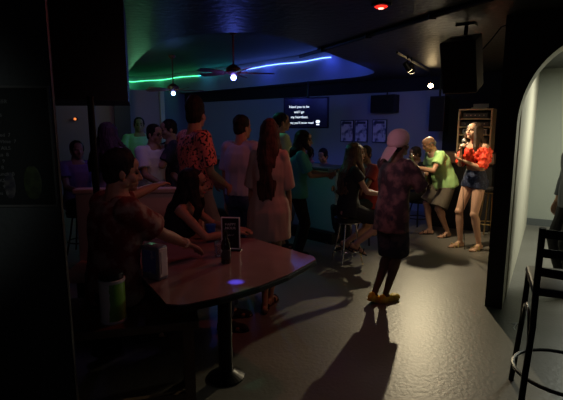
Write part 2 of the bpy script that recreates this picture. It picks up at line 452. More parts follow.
# ================================================================== THE ROOM
CZ = 2.5
M_floor = mat('floor_concrete', (.13,.122,.10), .40, spec=.5, bump=.12, bscale=34, col2=(.19,.178,.16), nscale=1.6, detail=8, thr=(.3,.75))
M_ceil = mat('ceiling_black', (.035,.034,.033), .42, bump=.45, bscale=14)
M_wallblue = mat('wall_pale', (.36,.38,.42), .75, bump=.1, bscale=30)
M_black = mat('wall_black', (.009,.009,.010), .75, bump=.2, bscale=25)
M_dark = mat('wall_charcoal', (.03,.031,.032), .6, bump=.25, bscale=40)
M_hall = mat('wall_hall', (.34,.36,.31), .7, bump=.06, bscale=25)
M_cream = mat('wall_cream', (.62,.58,.46), .7, bump=.06, bscale=25)
M_base = mat('baseboard_grey', (.10,.11,.11), .55)
M_purple = mat('wall_mauve', (.33,.26,.36), .75)

mb = MB(); mb.add([(-12,-2.5,0),(10,-2.5,0),(10,18,0),(-12,18,0)], [(0,1,2,3)])
struct(mb.build('floor', M_floor))

# ceiling with a rounded tray recess
ctrl = [(1.40,7.35),(1.55,7.95),(1.30,8.55),(.45,9.35),(-1.1,10.9),(-2.6,12.3),(-4.1,13.4),(-4.6,12.9),(-3.9,11.0),(-2.75,8.2),(-1.75,5.9),(-1.1,4.85),(-.4,4.55),(.15,4.95),(.62,5.85)]
def closed_curve(c, k=6):
    out = []; n = len(c)
    for i in range(n):
        p0, p1, p2, p3 = [V((*c[(i+j-1) % n], 0)) for j in range(4)]
        for q in range(k):
            t = q/k; out.append(.5*((2*p1) + (p2-p0)*t + (2*p0-5*p1+4*p2-p3)*t*t + (3*p1-p0-3*p2+p3)*t*t*t))
    return out
rc = closed_curve(ctrl)
bm = bmesh.new()
outer = [bm.verts.new(p) for p in ((-12,-2.5,CZ),(10,-2.5,CZ),(10,18,CZ),(-12,18,CZ))]
inner = [bm.verts.new((p.x, p.y, CZ)) for p in rc]
eds = [bm.edges.new((outer[i], outer[(i+1) % 4])) for i in range(4)] + [bm.edges.new((inner[i], inner[(i+1) % len(inner)])) for i in range(len(inner))]
bmesh.ops.triangle_fill(bm, use_beauty=True, edges=eds)
cen = sum(rc, V((0,0,0)))/len(rc)
def inpoly(x, y):
    r = False; n = len(rc)
    for i in range(n):
        a, b = rc[i], rc[(i+1) % n]
        if (a.y > y) != (b.y > y) and x < (b.x-a.x)*(y-a.y)/(b.y-a.y)+a.x: r = not r
    return r
bmesh.ops.delete(bm, geom=[f for f in bm.faces if inpoly(f.calc_center_median().x, f.calc_center_median().y)], context='FACES_ONLY')
me = bpy.data.meshes.new('ceiling'); bm.to_mesh(me); bm.free(); me.materials.append(M_ceil)
o = bpy.data.objects.new('ceiling', me); COL.objects.link(o); struct(o)
RT = 3.02
M_rec = mat('recess_paint', (.30,.31,.34), .6)
mb = MB(); n = len(rc)
mb.add([(p.x,p.y,CZ) for p in rc] + [(p.x,p.y,RT) for p in rc], [(i,(i+1)%n,n+(i+1)%n,n+i) for i in range(n)])
struct(mb.build('trim_1', M_rec, smooth=True))
mb = MB(); mb.add([(p.x,p.y,RT) for p in rc], [tuple(range(n))])
bm = bmesh.new(); oo = mb.build('ceiling_recess', mat('recess_top', (.03,.03,.034), .5, bump=.2, bscale=9)); struct(oo)
bm.free()
# led strips along the far inner wall of the recess
def led(i0, i1, name, m, label):
    pts = []
    for i in range(i0, i1+1):
        p = rc[i % n]; a, b = rc[(i-1) % n], rc[(i+1) % n]; d = (b-a).normalized(); nrm = V((-d.y, d.x, 0))
        if not inpoly(p.x+nrm.x*.05, p.y+nrm.y*.05): nrm = -nrm
        pts.append(V((p.x, p.y, 2.90 + .012*math.sin(i*1.3))) + nrm*.03)
    mb = MB(); mb.tube(pts, .008, 6); return tag(mb.build(name, m), label, 'light strip')
led(15, 24, 'led_strip', emis('led_blue', (.10,.20,1.0), 9), 'glowing blue light strip along the curved ceiling recess')
led(24, 28, 'led_strip', emis('led_teal', (.05,.75,.85), 4), 'turquoise stretch of light strip between the blue and green strips')
led(28, 46, 'led_strip', emis('led_green', (.08,1.0,.35), 4), 'glowing green light strip at the far end of the ceiling recess')

# walls
def wallseg(name, p, q, z0, z1, m, th=.12):
    p, q = V((*p,0)), V((*q,0)); d = (q-p); L = d.length; a = math.atan2(d.y, d.x)
    mb = MB(); mb.box((0,th/2,(z0+z1)/2), (L, th, z1-z0))
    return struct(mb.build(name, m, loc=((p.x+q.x)/2, (p.y+q.y)/2, 0), rotz=a))
WL, WR = V((-2.6,13,0)), V((2.93,8.3,0)); wd = (WR-WL).normalized()      # main back wall line
def onwall(px):        # point on the back wall seen in column px
    k = (px-281.5)/F; t = (k*WL.y - WL.x)/(wd.x - k*wd.y); return WL + wd*t
pB = onwall(441); pE = V((3.87,7.49,0)); pL = WL - wd*2.4
wallseg('wall_back', (pL.x,pL.y), (pB.x,pB.y), 0, CZ, M_wallblue)
wallseg('wall_stage', (pB.x,pB.y), (pE.x,pE.y), 0, CZ, M_black)
soff = V((-.65,-.76,0))*.10
wallseg('trim_2', (pL.x+soff.x,pL.y+soff.y), (pB.x+soff.x,pB.y+soff.y), 2.27, CZ, M_black, .1)
# left return walls at the far end: pale panel then corner
def wseg_px(name, px0, d0, px1, d1, z0, z1, m, th=.1):
    return wallseg(name, ((px0-281.5)/F*d0, d0), ((px1-281.5)/F*d1, d1), z0, z1, m, th)
wseg_px('wall_left', 40, 10.5, 164, 11.5, 0, CZ, M_purple)
wseg_px('trim_3', 117.5, 10.6, 133, 10.8, 0, CZ, M_dark, .05)
wseg_px('trim_4', 163, 11.35, 167, 11.4, 0, CZ, mat('door_edge', (.5,.55,.5), .6), .08)
wseg_px('wall_side', 164, 11.5, 190, 13.2, 0, CZ, M_wallblue)
wallseg('wall_end', (-12,-2.4), (10,-2.4), 0, CZ, M_dark)      # behind the viewer

# near left wall with menu board
wallseg('wall_near', (-3.4,1.70), (-.895,1.80), 0, CZ, mat('wall_soot', (.045,.05,.05), .75, bump=.2, bscale=40), .02)
# chrome strip at the edge of that wall
mb = MB(); mb.box((0,0,1.2), (.006,.012,2.4)); o = mb.build('trim_5', mat('edge_strip', (.04,.04,.045), .5, 1), loc=(-.89,1.79,0)); struct(o)

# right partition between bar and hallway, and arch wall
TH = math.radians(30.8); U = V((math.sin(TH), math.cos(TH), 0)); W_ = V((math.cos(TH), -math.sin(TH), 0))
A0 = V((1.84,3.87,0)); B0 = A0 + W_*.15
mb = MB()
e0 = A0 + U*.32; e1 = B0 + U*.32
endA = A0 + U*4.3; endB = B0 + U*4.1
mb.prism([tuple(e0), tuple(e1), tuple(endB), tuple(endA)], 0, CZ); struct(mb.build('wall_right', M_cream))
# arch wall : along W_ from A0, thickness U*.32, opening is an elliptical arch from t=.225
mb = MB(); t0, tw_, zs, rz_ = .14, .50, 1.62, .68
def ap(t, z, k): p = A0 + W_*t + U*k; return (p.x, p.y, z)
prof = [(t0, 0)] + [(t0+tw_ - tw_*math.cos(PI*i/36), zs + rz_*math.sin(PI*i/36)) for i in range(37)] + [(t0+2*tw_, 0)]
TR = 4.6
vs = []; fs = []
outer_ = [(0,0)] + [(0 + (t_)*0 + (TR if i > len(prof)*.5 else 0), 0) for i, t_ in enumerate([])]
for k in (0, .32):
    # front: left pier, spandrel, right pier as strips from the profile up to the ceiling
    base = len(vs)
    for (t, z) in prof: vs.append(ap(t, z, k)); vs.append(ap(t, CZ, k))
    m_ = len(prof)
    for i in range(m_-1): fs.append((base+2*i, base+2*i+2, base+2*i+3, base+2*i+1))
    b2 = len(vs); vs += [ap(0,0,k), ap(0,CZ,k), ap(TR,0,k), ap(TR,CZ,k)]
    fs.append((b2, base, base+1, b2+1)); fs.append((base+2*(m_-1), b2+2, b2+3, base+2*(m_-1)+1))
half = len(vs)//2; m_ = len(prof)
fs.append((2*m_, 2*m_+1, half+2*m_+1, half+2*m_))
mb.add(vs, fs); arch = struct(mb.build('wall_arch', M_dark))
mb = MB(); vs = []
for (t, z) in prof: vs += [ap(t, z, 0), ap(t, z, .32)]
mb.add(vs, [(2*i, 2*i+1, 2*i+3, 2*i+2) for i in range(m_-1)]); o = mb.build('arch_lining', M_cream, arch, smooth=True)
# hallway far wall, right wall
h0 = endB - W_*.05; h0 = B0 + U*4.1
wallseg('wall_hallway', (h0.x,h0.y), ((h0+W_*5).x,(h0+W_*5).y), 0, CZ, M_hall)
bb = h0 - U*.012; wallseg('baseboard_hallway', (bb.x,bb.y), ((bb+W_*5).x,(bb+W_*5).y), 0, .115, M_base, .012)
r0 = A0 + W_*3.4
wallseg('wall_hallway_side', ((r0+U*4.5).x,(r0+U*4.5).y), ((r0+U*.3).x,(r0+U*.3).y), 0, CZ, M_hall)

# hanging black bulkhead over the booth, and its pole
mb = MB(); mb.prism([(-2.2,2.75),(-1.38,3.05),(-1.06,3.18),(-1.30,3.95),(-2.4,3.9)], 1.78, CZ); struct(mb.build('beam', mat('soffit_black', (.006,.006,.007), .6)))
mb = MB(); mb.tube([(0,0,0),(0,0,1.8)], .022, 16); mb.lathe((0,0,0), [(.11,0),(.11,.012),(.03,.03)]); struct(mb.build('column', BLKM, loc=(-1.27,3.06,0), smooth=True))

# conduit across ceiling
a, b = atd(300,54,5.9), atd(492,3,3.3); a.z = b.z = CZ-.02
mb = MB(); mb.tube([a, b], .02, 8)
for q in (.2,.5,.8): mb.box(a.lerp(b, q), (.06,.03,.05))
tag(mb.build('ceiling_conduit', BLKP), 'black conduit pipe running across the dark ceiling', 'pipe')

# ================================================================== LIGHT FITTINGS
def lamp(kind, name, loc, col, e, size=.1, target=None, spot=60, blend=.4, sy=None):
    l = bpy.data.lights.new(name, kind); l.color = col; l.energy = e
    if kind == 'AREA': 
        l.size = size
        if sy: l.shape = 'RECTANGLE'; l.size_y = sy
    else: l.shadow_soft_size = size
    if kind == 'SPOT': l.spot_size = math.radians(spot); l.spot_blend = blend
    o = bpy.data.objects.new(name, l); COL.objects.link(o); o.location = loc
    if target is not None: o.rotation_euler = (V(target)-V(loc)).to_track_quat('-Z','Y').to_euler()
    return o
# red recessed can
rl = atz(381,7,CZ-.02); rl.z = CZ
t = thing('red_ceiling_light', rl, 'round red glowing light set in the black ceiling', 'ceiling light')
mb = MB(); mb.lathe((0,0,0), [(.058,-.018),(.075,-.018),(.078,0),(.058,0)]); mb.build('housing', BLKM, t, smooth=True)
mb = MB(); mb.lathe((0,0,0), [(.001,-.03),(.03,-.028),(.055,-.014),(.056,-.004)]); mb.build('bulb', emis('red_glow', (1.0,.02,.01), 2.2), t, smooth=True)
mb = MB(); mb.lathe((0,0,0), [(.001,-.036),(.018,-.034),(.022,-.028)]); mb.build('bulb_centre', emis('red_hot', (1.0,.35,.25), 3.5), t, smooth=True)
lamp('SPOT', 'red_light', rl+V((0,0,-.06)), (1.0,.16,.12), 12, .05, (-.5,3.0,1.0), 125, .6)

# track light
ta, tb = V((1.36,5.50,CZ-.035)), V((2.46,7.55,CZ-.035))
t = thing('track_light', ta.lerp(tb,.5), 'black ceiling track light with two small spot heads near the stage', 'track light')
L0 = ta.lerp(tb,.5)
mb = MB(); mb.tube([ta-L0, tb-L0], .016, 4); mb.build('track', BLKM, t)
def head(p, tgt, glow, nm='spot_head'):
    d = (V(tgt)-p).normalized(); Q = d.to_track_quat('Z','Y').to_matrix(); c = p-L0
    mb = MB(); mb.tube([(c.x,c.y,CZ-.05-L0.z), c], .008, 8); mb.lathe(c, [(.02,-.06),(.035,-.055),(.042,.05),(.04,.055)], 18, Q); h = mb.build(nm, BLKM, t, smooth=True)
    mb = MB(); mb.lathe(c, [(.036,.056),(.034,.060),(.001,.062)], 18, Q); mb.build('bulb', glow, h, smooth=True)
hd1 = V((1.52,5.62,2.32)); singer = V((2.46,5.85,0))
head(hd1, (2.4,5.9,1.2), emis('spot_dim', (1,.75,.45), 5)); head(hd1+V((.09,.16,0)), (2.0,6.4,1.0), emis('spot_dim', (1,.75,.45), 5))
hd2 = V((2.38,7.38,2.27))
head(hd2, (1.0,3.4,0.3), emis('spot_hot', (1,.72,.36), 60))
lamp('SPOT', 'stage_spot_singer', hd1+V((.06,.02,-.05)), (1.0,.80,.50), 140, .04, (2.43,5.85,1.15), 60, .7)
lamp('SPOT', 'stage_spot_guitar', hd1+V((.12,.22,-.06)), (1.0,.80,.46), 24, .04, (2.15,6.7,1.0), 70, .7)
d2 = (V((1.0,3.4,.3))-hd2).normalized()
lamp('SPOT', 'stage_spot_floor', hd2+d2*.09, (1.0,.83,.52), 260, .03, (1.7,3.5,.1), 60, .8)

# fans
def fan(name, loc, label, yaw, R=.62, ceil=RT, glow=None):
    t = thing(name, loc, label, 'ceiling fan', 0, 'ceiling fans in the recess')
    mt = mat('fan_metal_redlit', (.20,.05,.04), .35, .5)  # tint of red light put into the fan's base colour
    mb = MB(); mb.tube([(0,0,.10),(0,0,ceil-loc[2])], .013, 10); mb.build('rod', mt, t, smooth=True)
    mb = MB(); mb.lathe((0,0,ceil-loc[2]-.07), [(.03,0),(.065,.03),(.07,.07)]); mb.build('canopy', mt, t, smooth=True)
    mb = MB(); mb.lathe((0,0,0), [(.03,-.03),(.08,-.02),(.115,.02),(.115,.07),(.06,.11),(.02,.13)]); mb.build('motor', mt, t, smooth=True)
    for i in range(5):
        a = math.radians(yaw + 72*i); Rm = Matrix.Rotation(a, 3, 'Z') @ Matrix.Rotation(math.radians(12), 3, 'X')
        ol = [(.18,.03),(.22,.055),(R-.04,.07),(R,.045),(R,-.045),(R-.04,-.07),(.22,-.055),(.18,-.03)]
        mb = MB(); vs = [Rm @ V((x,y,z)) for z in (0,.008) for x,y in ol]; k = len(ol)
        mb.add(vs, [tuple(range(k)), tuple(range(k,2*k))]+[(j,(j+1)%k,k+(j+1)%k,k+j) for j in range(k)])
        bl = mb.build('blade', mat('fan_blade_redlit', (.16,.04,.035), .4), t)  # blade colour reddened to carry the red light
        mb = MB(); mb.box(Rm @ V((.15,0,.008)), (.12,.03,.012), Rm); mb.build('blade_iron', mt, bl)
    mb = MB(); mb.ell((0,0,-.065), (.042,.042,.042)); mb.build('globe', glow, t, smooth=True)
    return t
f1 = V(((235-281.5)/F*7.0, 7.0, 2.40)); f2 = V(((176-281.5)/F*9.4, 9.4, 2.34))
fan('ceiling_fan', f1, 'nearer ceiling fan with red-lit blades and a bright blue globe', 8, glow=emis('globe_blue', (.12,.16,1.0), 30))
fan('ceiling_fan', f2, 'farther ceiling fan in front of the green light strip', 20, R=.62, glow=emis('globe_blue_dim', (.2,.4,1.0), 14))
lamp('POINT', 'fan_blue', f1+V((0,0,-.16)), (.10,.16,1.0), 5, .05)
lamp('SPOT', 'fan_red_fill', f1+V((.5,-.9,-.12)), (1.0,.08,.06), 4, .05, f1+V((0,0,.05)), 50, .7)  # added red spot that tints the nearer fan, no fitting
lamp('POINT', 'fan_blue', f2+V((0,0,-.16)), (.12,.3,1.0), 2.5, .05)

lamp('SPOT', 'stage_back_fill', (2.0,5.6,2.4), (1.0,.9,.7), 9, .1, (2.3,8.4,1.3), 60, 1.0)  # added warm fill for the wall behind the guitarist
# room colour washes
lamp('SPOT', 'blue_wash', (1.2,6.6,2.42), (.05,.10,1.0), 26, .2, (1.3,10,1.0), 130, .9)
lamp('SPOT', 'blue_wash', (-.6,8.0,2.42), (.07,.10,1.0), 20, .2, (-.4,11,1.1), 130, .9)
lamp('SPOT', 'teal_wash', (-.6,6.2,2.4), (.10,.85,.65), 13, .1, (.25,5.5,1.2), 80, .8)
lamp('POINT', 'green_wash', (-2.6,8.6,2.3), (.25,1.0,.45), 6, .2)
lamp('SPOT', 'green_wash', (-1.7,5.6,2.42), (.25,1.0,.40), 7, .15, (-2.25,7.2,1.3), 50, .7)
lamp('SPOT', 'purple_wash', (-1.35,4.5,2.42), (.50,.36,1.0), 4.2, .15, (-1.45,4.9,0), 150, .4)
lamp('POINT', 'stage_spill', (1.75,4.9,2.1), (1.0,.82,.55), 2.2, .3)  # added point light standing in for spill from the stage spots
lamp('SPOT', 'pink_fill', (-.1,2.3,2.44), (.9,.50,.66), 42, .2, (.98,4.0,1.3), 30, .8)  # added fill that brightens the pink cap, no fitting
for i_, c_, e_ in ((10,(.05,.10,1.0),6.5),(15,(.05,.10,1.0),7),(21,(.05,.10,1.0),6),(27,(.04,.5,.8),1.6),(33,(.08,1.0,.35),2.0),(39,(.08,1.0,.35),2.2)):
    p_ = rc[i_]; q_ = rc[i_+1]-rc[i_-1]; nn_ = V((-q_.y,q_.x,0)).normalized()
    if not inpoly(p_.x+nn_.x*.1, p_.y+nn_.y*.1): nn_ = -nn_
    src = V((p_.x,p_.y,2.97)) + nn_*.22
    lamp('SPOT', 'strip_wash', src, c_, e_, .15, (p_.x,p_.y,2.66), 150, .9)  # added spots that boost the strips' glow on the recess wall
lamp('POINT', 'warm_far_left', (-3.5,9.6,2.2), (1.0,.7,.5), 3.0, .2)
p_ = atz(236, 282, .75); lamp('SPOT', 'glint_spot', (p_.x+.1, p_.y+.2, 2.45), (.06,.08,1.0), 520, .01, p_, 3.4, .9)  # added narrow spot imitating a blue reflection on the tabletop
p_ = atz(252, 382, 0); lamp('SPOT', 'glint_spot', (p_.x, p_.y-1.25, 2.45), (.05,1.0,.6), 14, .01, p_, 4.5, .9)  # added narrow spot imitating a green glint on the floor
# hallway light
hc_ = A0 + W_*1.4 + U*2.2
lamp('AREA', 'hallway_light', (hc_.x,hc_.y,CZ-.05), (.97,1.0,.84), 66, .9, (hc_.x,hc_.y,0))

# ================================================================== FURNITURE
# the table
poly = [(-.50,2.07),(-.56,2.08),(-1.02,2.84),(-1.28,3.36),(-.30,3.42),(-.22,3.40),(.215,2.90),(.225,2.83),(.17,2.74),(.04,2.53),(-.12,2.34),(-.31,2.17),(-.46,2.08)]
t = thing('table', (-.4,2.8,0), 'large dark red laminate table with a black rounded edge on a pedestal', 'table')
ctr = V((-.4,2.8,0))
M_top = mat('table_laminate', (.25,.135,.13), .13, spec=.6, col2=(.31,.18,.17), nscale=5, detail=6, thr=(.3,.7))
mb = MB(); pl = [(x-ctr.x, y-ctr.y) for x, y in poly]; mb.prism(pl, .742, .75); mb.build('tabletop', M_top, t, bevel=.003)
mb = MB(); mb.prism([(x*1.006, y*1.006) for x, y in pl], .708, .742); mb.build('edge', mat('rubber_edge', (.008,.008,.008), .5), t, bevel=.008)
mb = MB(); mb.tube([(.04,-.1,.02),(.04,-.1,.71)], .045, 18); mb.build('leg', BLKM, t, smooth=True)
mb = MB()
mb.lathe((.04,-.1,0), [(.12,0),(.12,.01),(.08,.03),(.05,.05)], 28)
mb.build('foot', BLKM, t)

# booth back, bench, ledge
M_vinyl = mat('vinyl_beige', (.66,.50,.42), .5, bump=.06, bscale=12)
t = thing('booth', (-1.18,3.62,0), 'pale vinyl booth seat with a curved high back behind the table', 'booth', math.radians(4))
mb = MB(); mb.box((0,.13,.58), (1.05,.11,.98)); mb.build('backrest', M_vinyl, t, bevel=.035, smooth=True)
mb = MB(); mb.box((0,.13,1.075), (1.07,.13,.04)); mb.build('cap_rail', M_vinyl, t, bevel=.01)
mb = MB(); mb.box((0,-.06,.44), (1.05,.36,.10)); mb.build('seat', M_vinyl, t, bevel=.03, smooth=True)
mb = MB(); mb.box((0,-.04,.2), (.9,.3,.4)); mb.build('base', BLKP, t)

M_wood = mat('wood_bench', (.11,.07,.045), .45, col2=(.16,.10,.06), nscale=9, detail=5)
t = thing('bench', (-1.05,2.33,0), 'dark wooden bench beside the table, holding the canister and the seated man', 'bench', math.radians(14))
mb = MB(); mb.box((0,0,.575), (1.15,.50,.045)); mb.build('seat', M_wood, t, bevel=.006)
for sx in (-1,1):
    for sy in (-1,1):
        mb = MB(); mb.box((sx*.52,sy*.20,.275), (.055,.055,.555)); mb.build('leg', M_wood, t)
mb = MB(); mb.box((0,-.2,.15), (1.0,.03,.05)); mb.build('stretcher', M_wood, t)

# canister on the bench
cp = atz(114, 320, .5975); cp.z = .5975
t = thing('canister', cp, 'white and green plastic canister with a dark lid on the bench', 'canister')
mb = MB(); mb.lathe((0,0,0), [(.058,0),(.064,.006),(.064,.215),(.060,.222)], 32); 
mcan = bpy.data.materials.new('canister_label'); mcan.use_nodes = True; nt = mcan.node_tree; b_ = nt.nodes['Principled BSDF']; b_.inputs['Roughness'].default_value = .4
tc = nt.nodes.new('ShaderNodeTexCoord'); sx_ = nt.nodes.new('ShaderNodeSeparateXYZ'); nt.links.new(tc.outputs['Object'], sx_.inputs[0])
ns = nt.nodes.new('ShaderNodeTexNoise'); ns.inputs['Scale'].default_value = 12; nt.links.new(tc.outputs['Object'], ns.inputs['Vector'])
ad = nt.nodes.new('ShaderNodeMath'); ad.operation = 'MULTIPLY_ADD'; ad.inputs[1].default_value = .06; nt.links.new(ns.outputs['Fac'], ad.inputs[0]); nt.links.new(sx_.outputs['X'], ad.inputs[2])
rp = nt.nodes.new('ShaderNodeValToRGB'); rp.color_ramp.interpolation = 'CONSTANT'; e = rp.color_ramp.elements
e[0].position = 0; e[0].color = (.75,.75,.72,1); e[1].position = .035; e[1].color = (.16,.42,.05,1)
nt.links.new(ad.outputs[0], rp.inputs['Fac']); nt.links.new(rp.outputs['Color'], b_.inputs['Base Color'])
mb.build('label', mcan, t, smooth=True)
mb = MB(); mb.lathe((0,0,0), [(.0645,.0),(.067,.003),(.067,.012),(.0645,.015)], 32); mb.build('rim', mat('rim_white', (.7,.7,.7), .4), t, smooth=True); mb = MB(); mb.lathe((0,0,0), [(.0645,.212),(.067,.215),(.067,.228),(.058,.232)], 32); mb.build('rim', mat('rim_white', (.7,.7,.7), .4), t, smooth=True)
mb = MB(); mb.lathe((0,0,0), [(.060,.228),(.062,.24),(.060,.262),(.03,.272),(.001,.274)], 32); mb.build('lid', mat('lid_black', (.015,.016,.015), .4), t, smooth=True)

# napkin dispenser, bottle, menu stand, glass on table
np_ = atz(153, 281, .75)
t = thing('napkin_dispenser', np_ + V((0,.05,0)), 'metal napkin dispenser standing at the left end of the table', 'napkin dispenser', math.radians(149)); t.scale = (.9,.9,1.18)
mb = MB(); mb.box((0,0,.085), (.15,.085,.165)); mb.build('body', mat('napkin_body', (.25,.26,.34), .35, .4), t, bevel=.012, smooth=True)
mb = MB(); mb.box((-.0755,0,.088), (.006,.068,.14)); mb.build('face_plate', mat('napkin_face', (.80,.68,.64), .3, .3), t, bevel=.003)
mb = MB(); mb.box((-.080,0,.088), (.004,.044,.11)); mb.build('napkins', mat('napkin_paper', (.75,.68,.66), .8), t)
mb = MB(); mb.box((0,.0435,.09), (.11,.003,.11)); mb.build('side_panel', mat('napkin_ad', (.10,.13,.42), .4, col2=(.35,.35,.5), nscale=18, thr=(.55,.6)), t)

bp_ = atz(226, 263, .75)
t = thing('beer_bottle', bp_, 'dark brown beer bottle with a pale label on the table', 'bottle'); t.scale = (1,1,.92)
mb = MB(); mb.lathe((0,0,0), [(.028,0),(.031,.004),(.031,.125),(.026,.150),(.015,.175),(.0125,.225),(.0135,.23),(.0135,.238),(.012,.24)], 24); mb.build('glass', mat('brown_glass', (.02,.009,.004), .08, spec=.8), t, smooth=True)
mb = MB(); mb.lathe((0,0,0), [(.0313,.035),(.0316,.036),(.0316,.10),(.0313,.101)], 24); mb.build('label_band', mat('bottle_label', (.06,.05,.05), .5, col2=(.75,.75,.75), nscale=22, thr=(.56,.6)), t, smooth=True)
gl = atz(219, 256, .75)
t = thing('drinking_glass', gl, 'small clear tumbler just behind the beer bottle', 'glass')
mb = MB(); mb.lathe((0,0,0), [(.026,0),(.028,.003),(.033,.10),(.031,.10),(.026,.012),(.001,.011)], 24); mb.build('tumbler', mat('clear_glass', (.9,.9,.95), .05, trans=.95), t, smooth=True)

bc = atz(211, 238, .75)
t = thing('plastic_cup', bc, 'small blue plastic cup near the far edge of the table', 'cup')
mb = MB(); mb.lathe((0,0,0), [(.028,0),(.030,.003),(.039,.105),(.037,.105),(.028,.01),(.001,.009)], 20); mb.build('cup', mat('cup_blue', (.03,.12,.55), .35), t, smooth=True)
mb = MB(); mb.lathe((0,0,0), [(.038,.100),(.041,.102),(.041,.108),(.038,.110)], 20); mb.build('rim', mat('cup_blue', (.03,.12,.55), .35), t, smooth=True)
ms = atz(231, 250, .75)
t = thing('menu_stand', ms, 'upright black menu card in a clear framed holder on the table', 'menu stand', math.radians(-8))
mb = MB()
w_, h_ = .125, .225
for x in (-w_/2, w_/2): mb.box((x,0,h_/2+.008), (.008,.012,h_))
for z in (.012, h_+.006): mb.box((0,0,z), (w_+.008,.012,.008))
mb.build('frame', mat('acrylic_edge', (.85,.8,.8), .35), t, bevel=.002)
mb = MB(); mb.box((0,0,h_/2+.008), (w_-.008,.005,h_-.008)); card = mb.build('card', mat('card_black', (.012,.012,.014), .35), t)
WH = mat('print_white', (.75,.75,.72), .6)
text('lettering', 'HAPPY\nHOUR', .026, WH, card, (0,-.0035,h_*.78), (PI/2,0,0)); text('lettering', 'daily 4-7', .014, WH, card, (0,-.0035,h_*.46), (PI/2,0,0))
mb = MB(); mb.ell((-.025,-.004,.065), (.016,.002,.022)); mb.build('oval_image', mat('card_pic', (.5,.42,.35), .6), card)
mb = MB(); mb.box((0,.0,.004), (w_+.02,.06,.008)); mb.build('base', BLKM, t)

# bar counter in blue laminate
c0 = V((.74,6.05,0)); c1 = V((-2.3,9.1,0))
d = c1-c0; L = d.length; ang = math.atan2(d.y,d.x)
t = thing('bar_counter', (c0+c1)/2, 'long pale bar counter with black kick base lit blue', 'bar counter', ang)
mb = MB(); mb.box((0,-.20,.58), (L,.40,.86)); mb.build('front_panel', mat('counter_panel', (.30,.42,.48), .5, bump=.05, bscale=10), t, bevel=.02)
mb = MB(); mb.box((0,-.17,.075), (L-.02,.47,.15)); mb.build('base', BLKP, t)
mb = MB(); mb.box((0,-.20,1.03), (L+.08,.52,.04)); mb.build('countertop', mat('counter_top', (.08,.07,.07), .3), t, bevel=.012)

# round stools
def stool(loc, label, h=.58, r=.16, metal=CHR, seatm=None, group=None):
    t = thing('bar_stool', loc, label, 'stool', random.random(), group)
    mb = MB(); mb.lathe((0,0,h), [(r*.9,-.06),(r,-.045),(r*1.02,-.015),(r*.85,0),(.001,.004)]); mb.build('seat', seatm or mat('seat_vinyl', (.02,.02,.022), .4), t, smooth=True)
    mb = MB(); mb.lathe((0,0,h-.062), [(r*.93,-.012),(r*.97,-.01),(r*.97,.004),(r*.93,.006)]); mb.build('seat_rim', metal, t, smooth=True)
    for i in range(4):
        a = PI/4+i*PI/2; c, s_ = math.cos(a), math.sin(a)
        mb = MB(); mb.tube([(c*r*.55,s_*r*.55,h-.065),(c*r*.8,s_*r*.8,h*.5),(c*r*1.2,s_*r*1.2,.012)], .011, 8); mb.build('leg', metal, t, smooth=True)
    mb = MB(); mb.tube([(math.cos(q*PI/16)*r*1.02,math.sin(q*PI/16)*r*1.02,h*.30) for q in range(33)], .009, 8); mb.build('foot_ring', metal, t, smooth=True)
    return t
stw = atz(347, 263, 0)
stool(stw, 'chrome stool with black round seat under the woman in black', .57)
stg = atz(447, 226, 0)
stool(stg + V((.15,.1,0)), 'black stool just behind the guitarist', .62, .16, BLKM)
st3 = atz(487, 238, 0)
stool(st3, 'gold-lit metal stool behind the singer beside the dark wall', .74, .14, mat('metal_gold_lit', (.55,.40,.18), .3, 1.0))  # golden stage light put into the metal's colour

# ladder back bar chair at right
ca = math.radians(-24); cq = V((1.312,2.207,0)) - Matrix.Rotation(ca,3,'Z') @ V((-.2,-.235,0))
t = thing('bar_chair', tuple(cq), 'black metal bar chair with ladder back at the right edge', 'chair', ca)
def arc(pts, r=.014): mb_ = MB(); mb_.tube(pts, r, 10); return mb_
W2, D2 = .20, .20
for sx in (-1,1):
    arc([(sx*W2,-D2-.035,1.10),(sx*W2,-D2-.02,.95),(sx*W2,-D2,.76),(sx*W2,-D2-.005,.55),(sx*(W2+.02),-D2-.05,.3),(sx*(W2+.04),-D2-.12,.0)], .0165).build('back_leg', BLKM, t, smooth=True)
    arc([(sx*W2,D2,.74),(sx*(W2+.01),D2+.01,.45),(sx*(W2+.04),D2+.05,.0)], .0165).build('front_leg', BLKM, t, smooth=True)
    arc([(sx*(W2+.005),-D2-.01,.40)]+[(sx*(W2+.01),-math.cos(q*PI/12)*D2,.40+math.sin(q*PI/12)*.20) for q in range(1,12)]+[(sx*(W2+.01),D2+.01,.40)], .010).build('hoop_brace', BLKM, t, smooth=True)
for k, z in enumerate((1.07,.97,.87)):
    mb = MB(); mb.tube([(-W2,-D2-.03+.02*(1.1-z),z),(-W2*.5,-D2-.05,z),(0,-D2-.058,z),(W2*.5,-D2-.05,z),(W2,-D2-.03+.02*(1.1-z),z)], [(.008,.024)]*5, 10, up=(0,1,0)); mb.build('slat', BLKM, t, smooth=True)
mb = MB(); mb.box((0,0,.755), (.44,.43,.05)); mb.build('seat', mat('seat_vinyl', (.02,.02,.022), .4), t, bevel=.02, smooth=True)
mb = MB(); mb.tube([(math.cos(q*PI/16)*.26,math.sin(q*PI/16)*.26,.24) for q in range(33)], .011, 8); mb.build('foot_ring', BLKM, t, smooth=True)

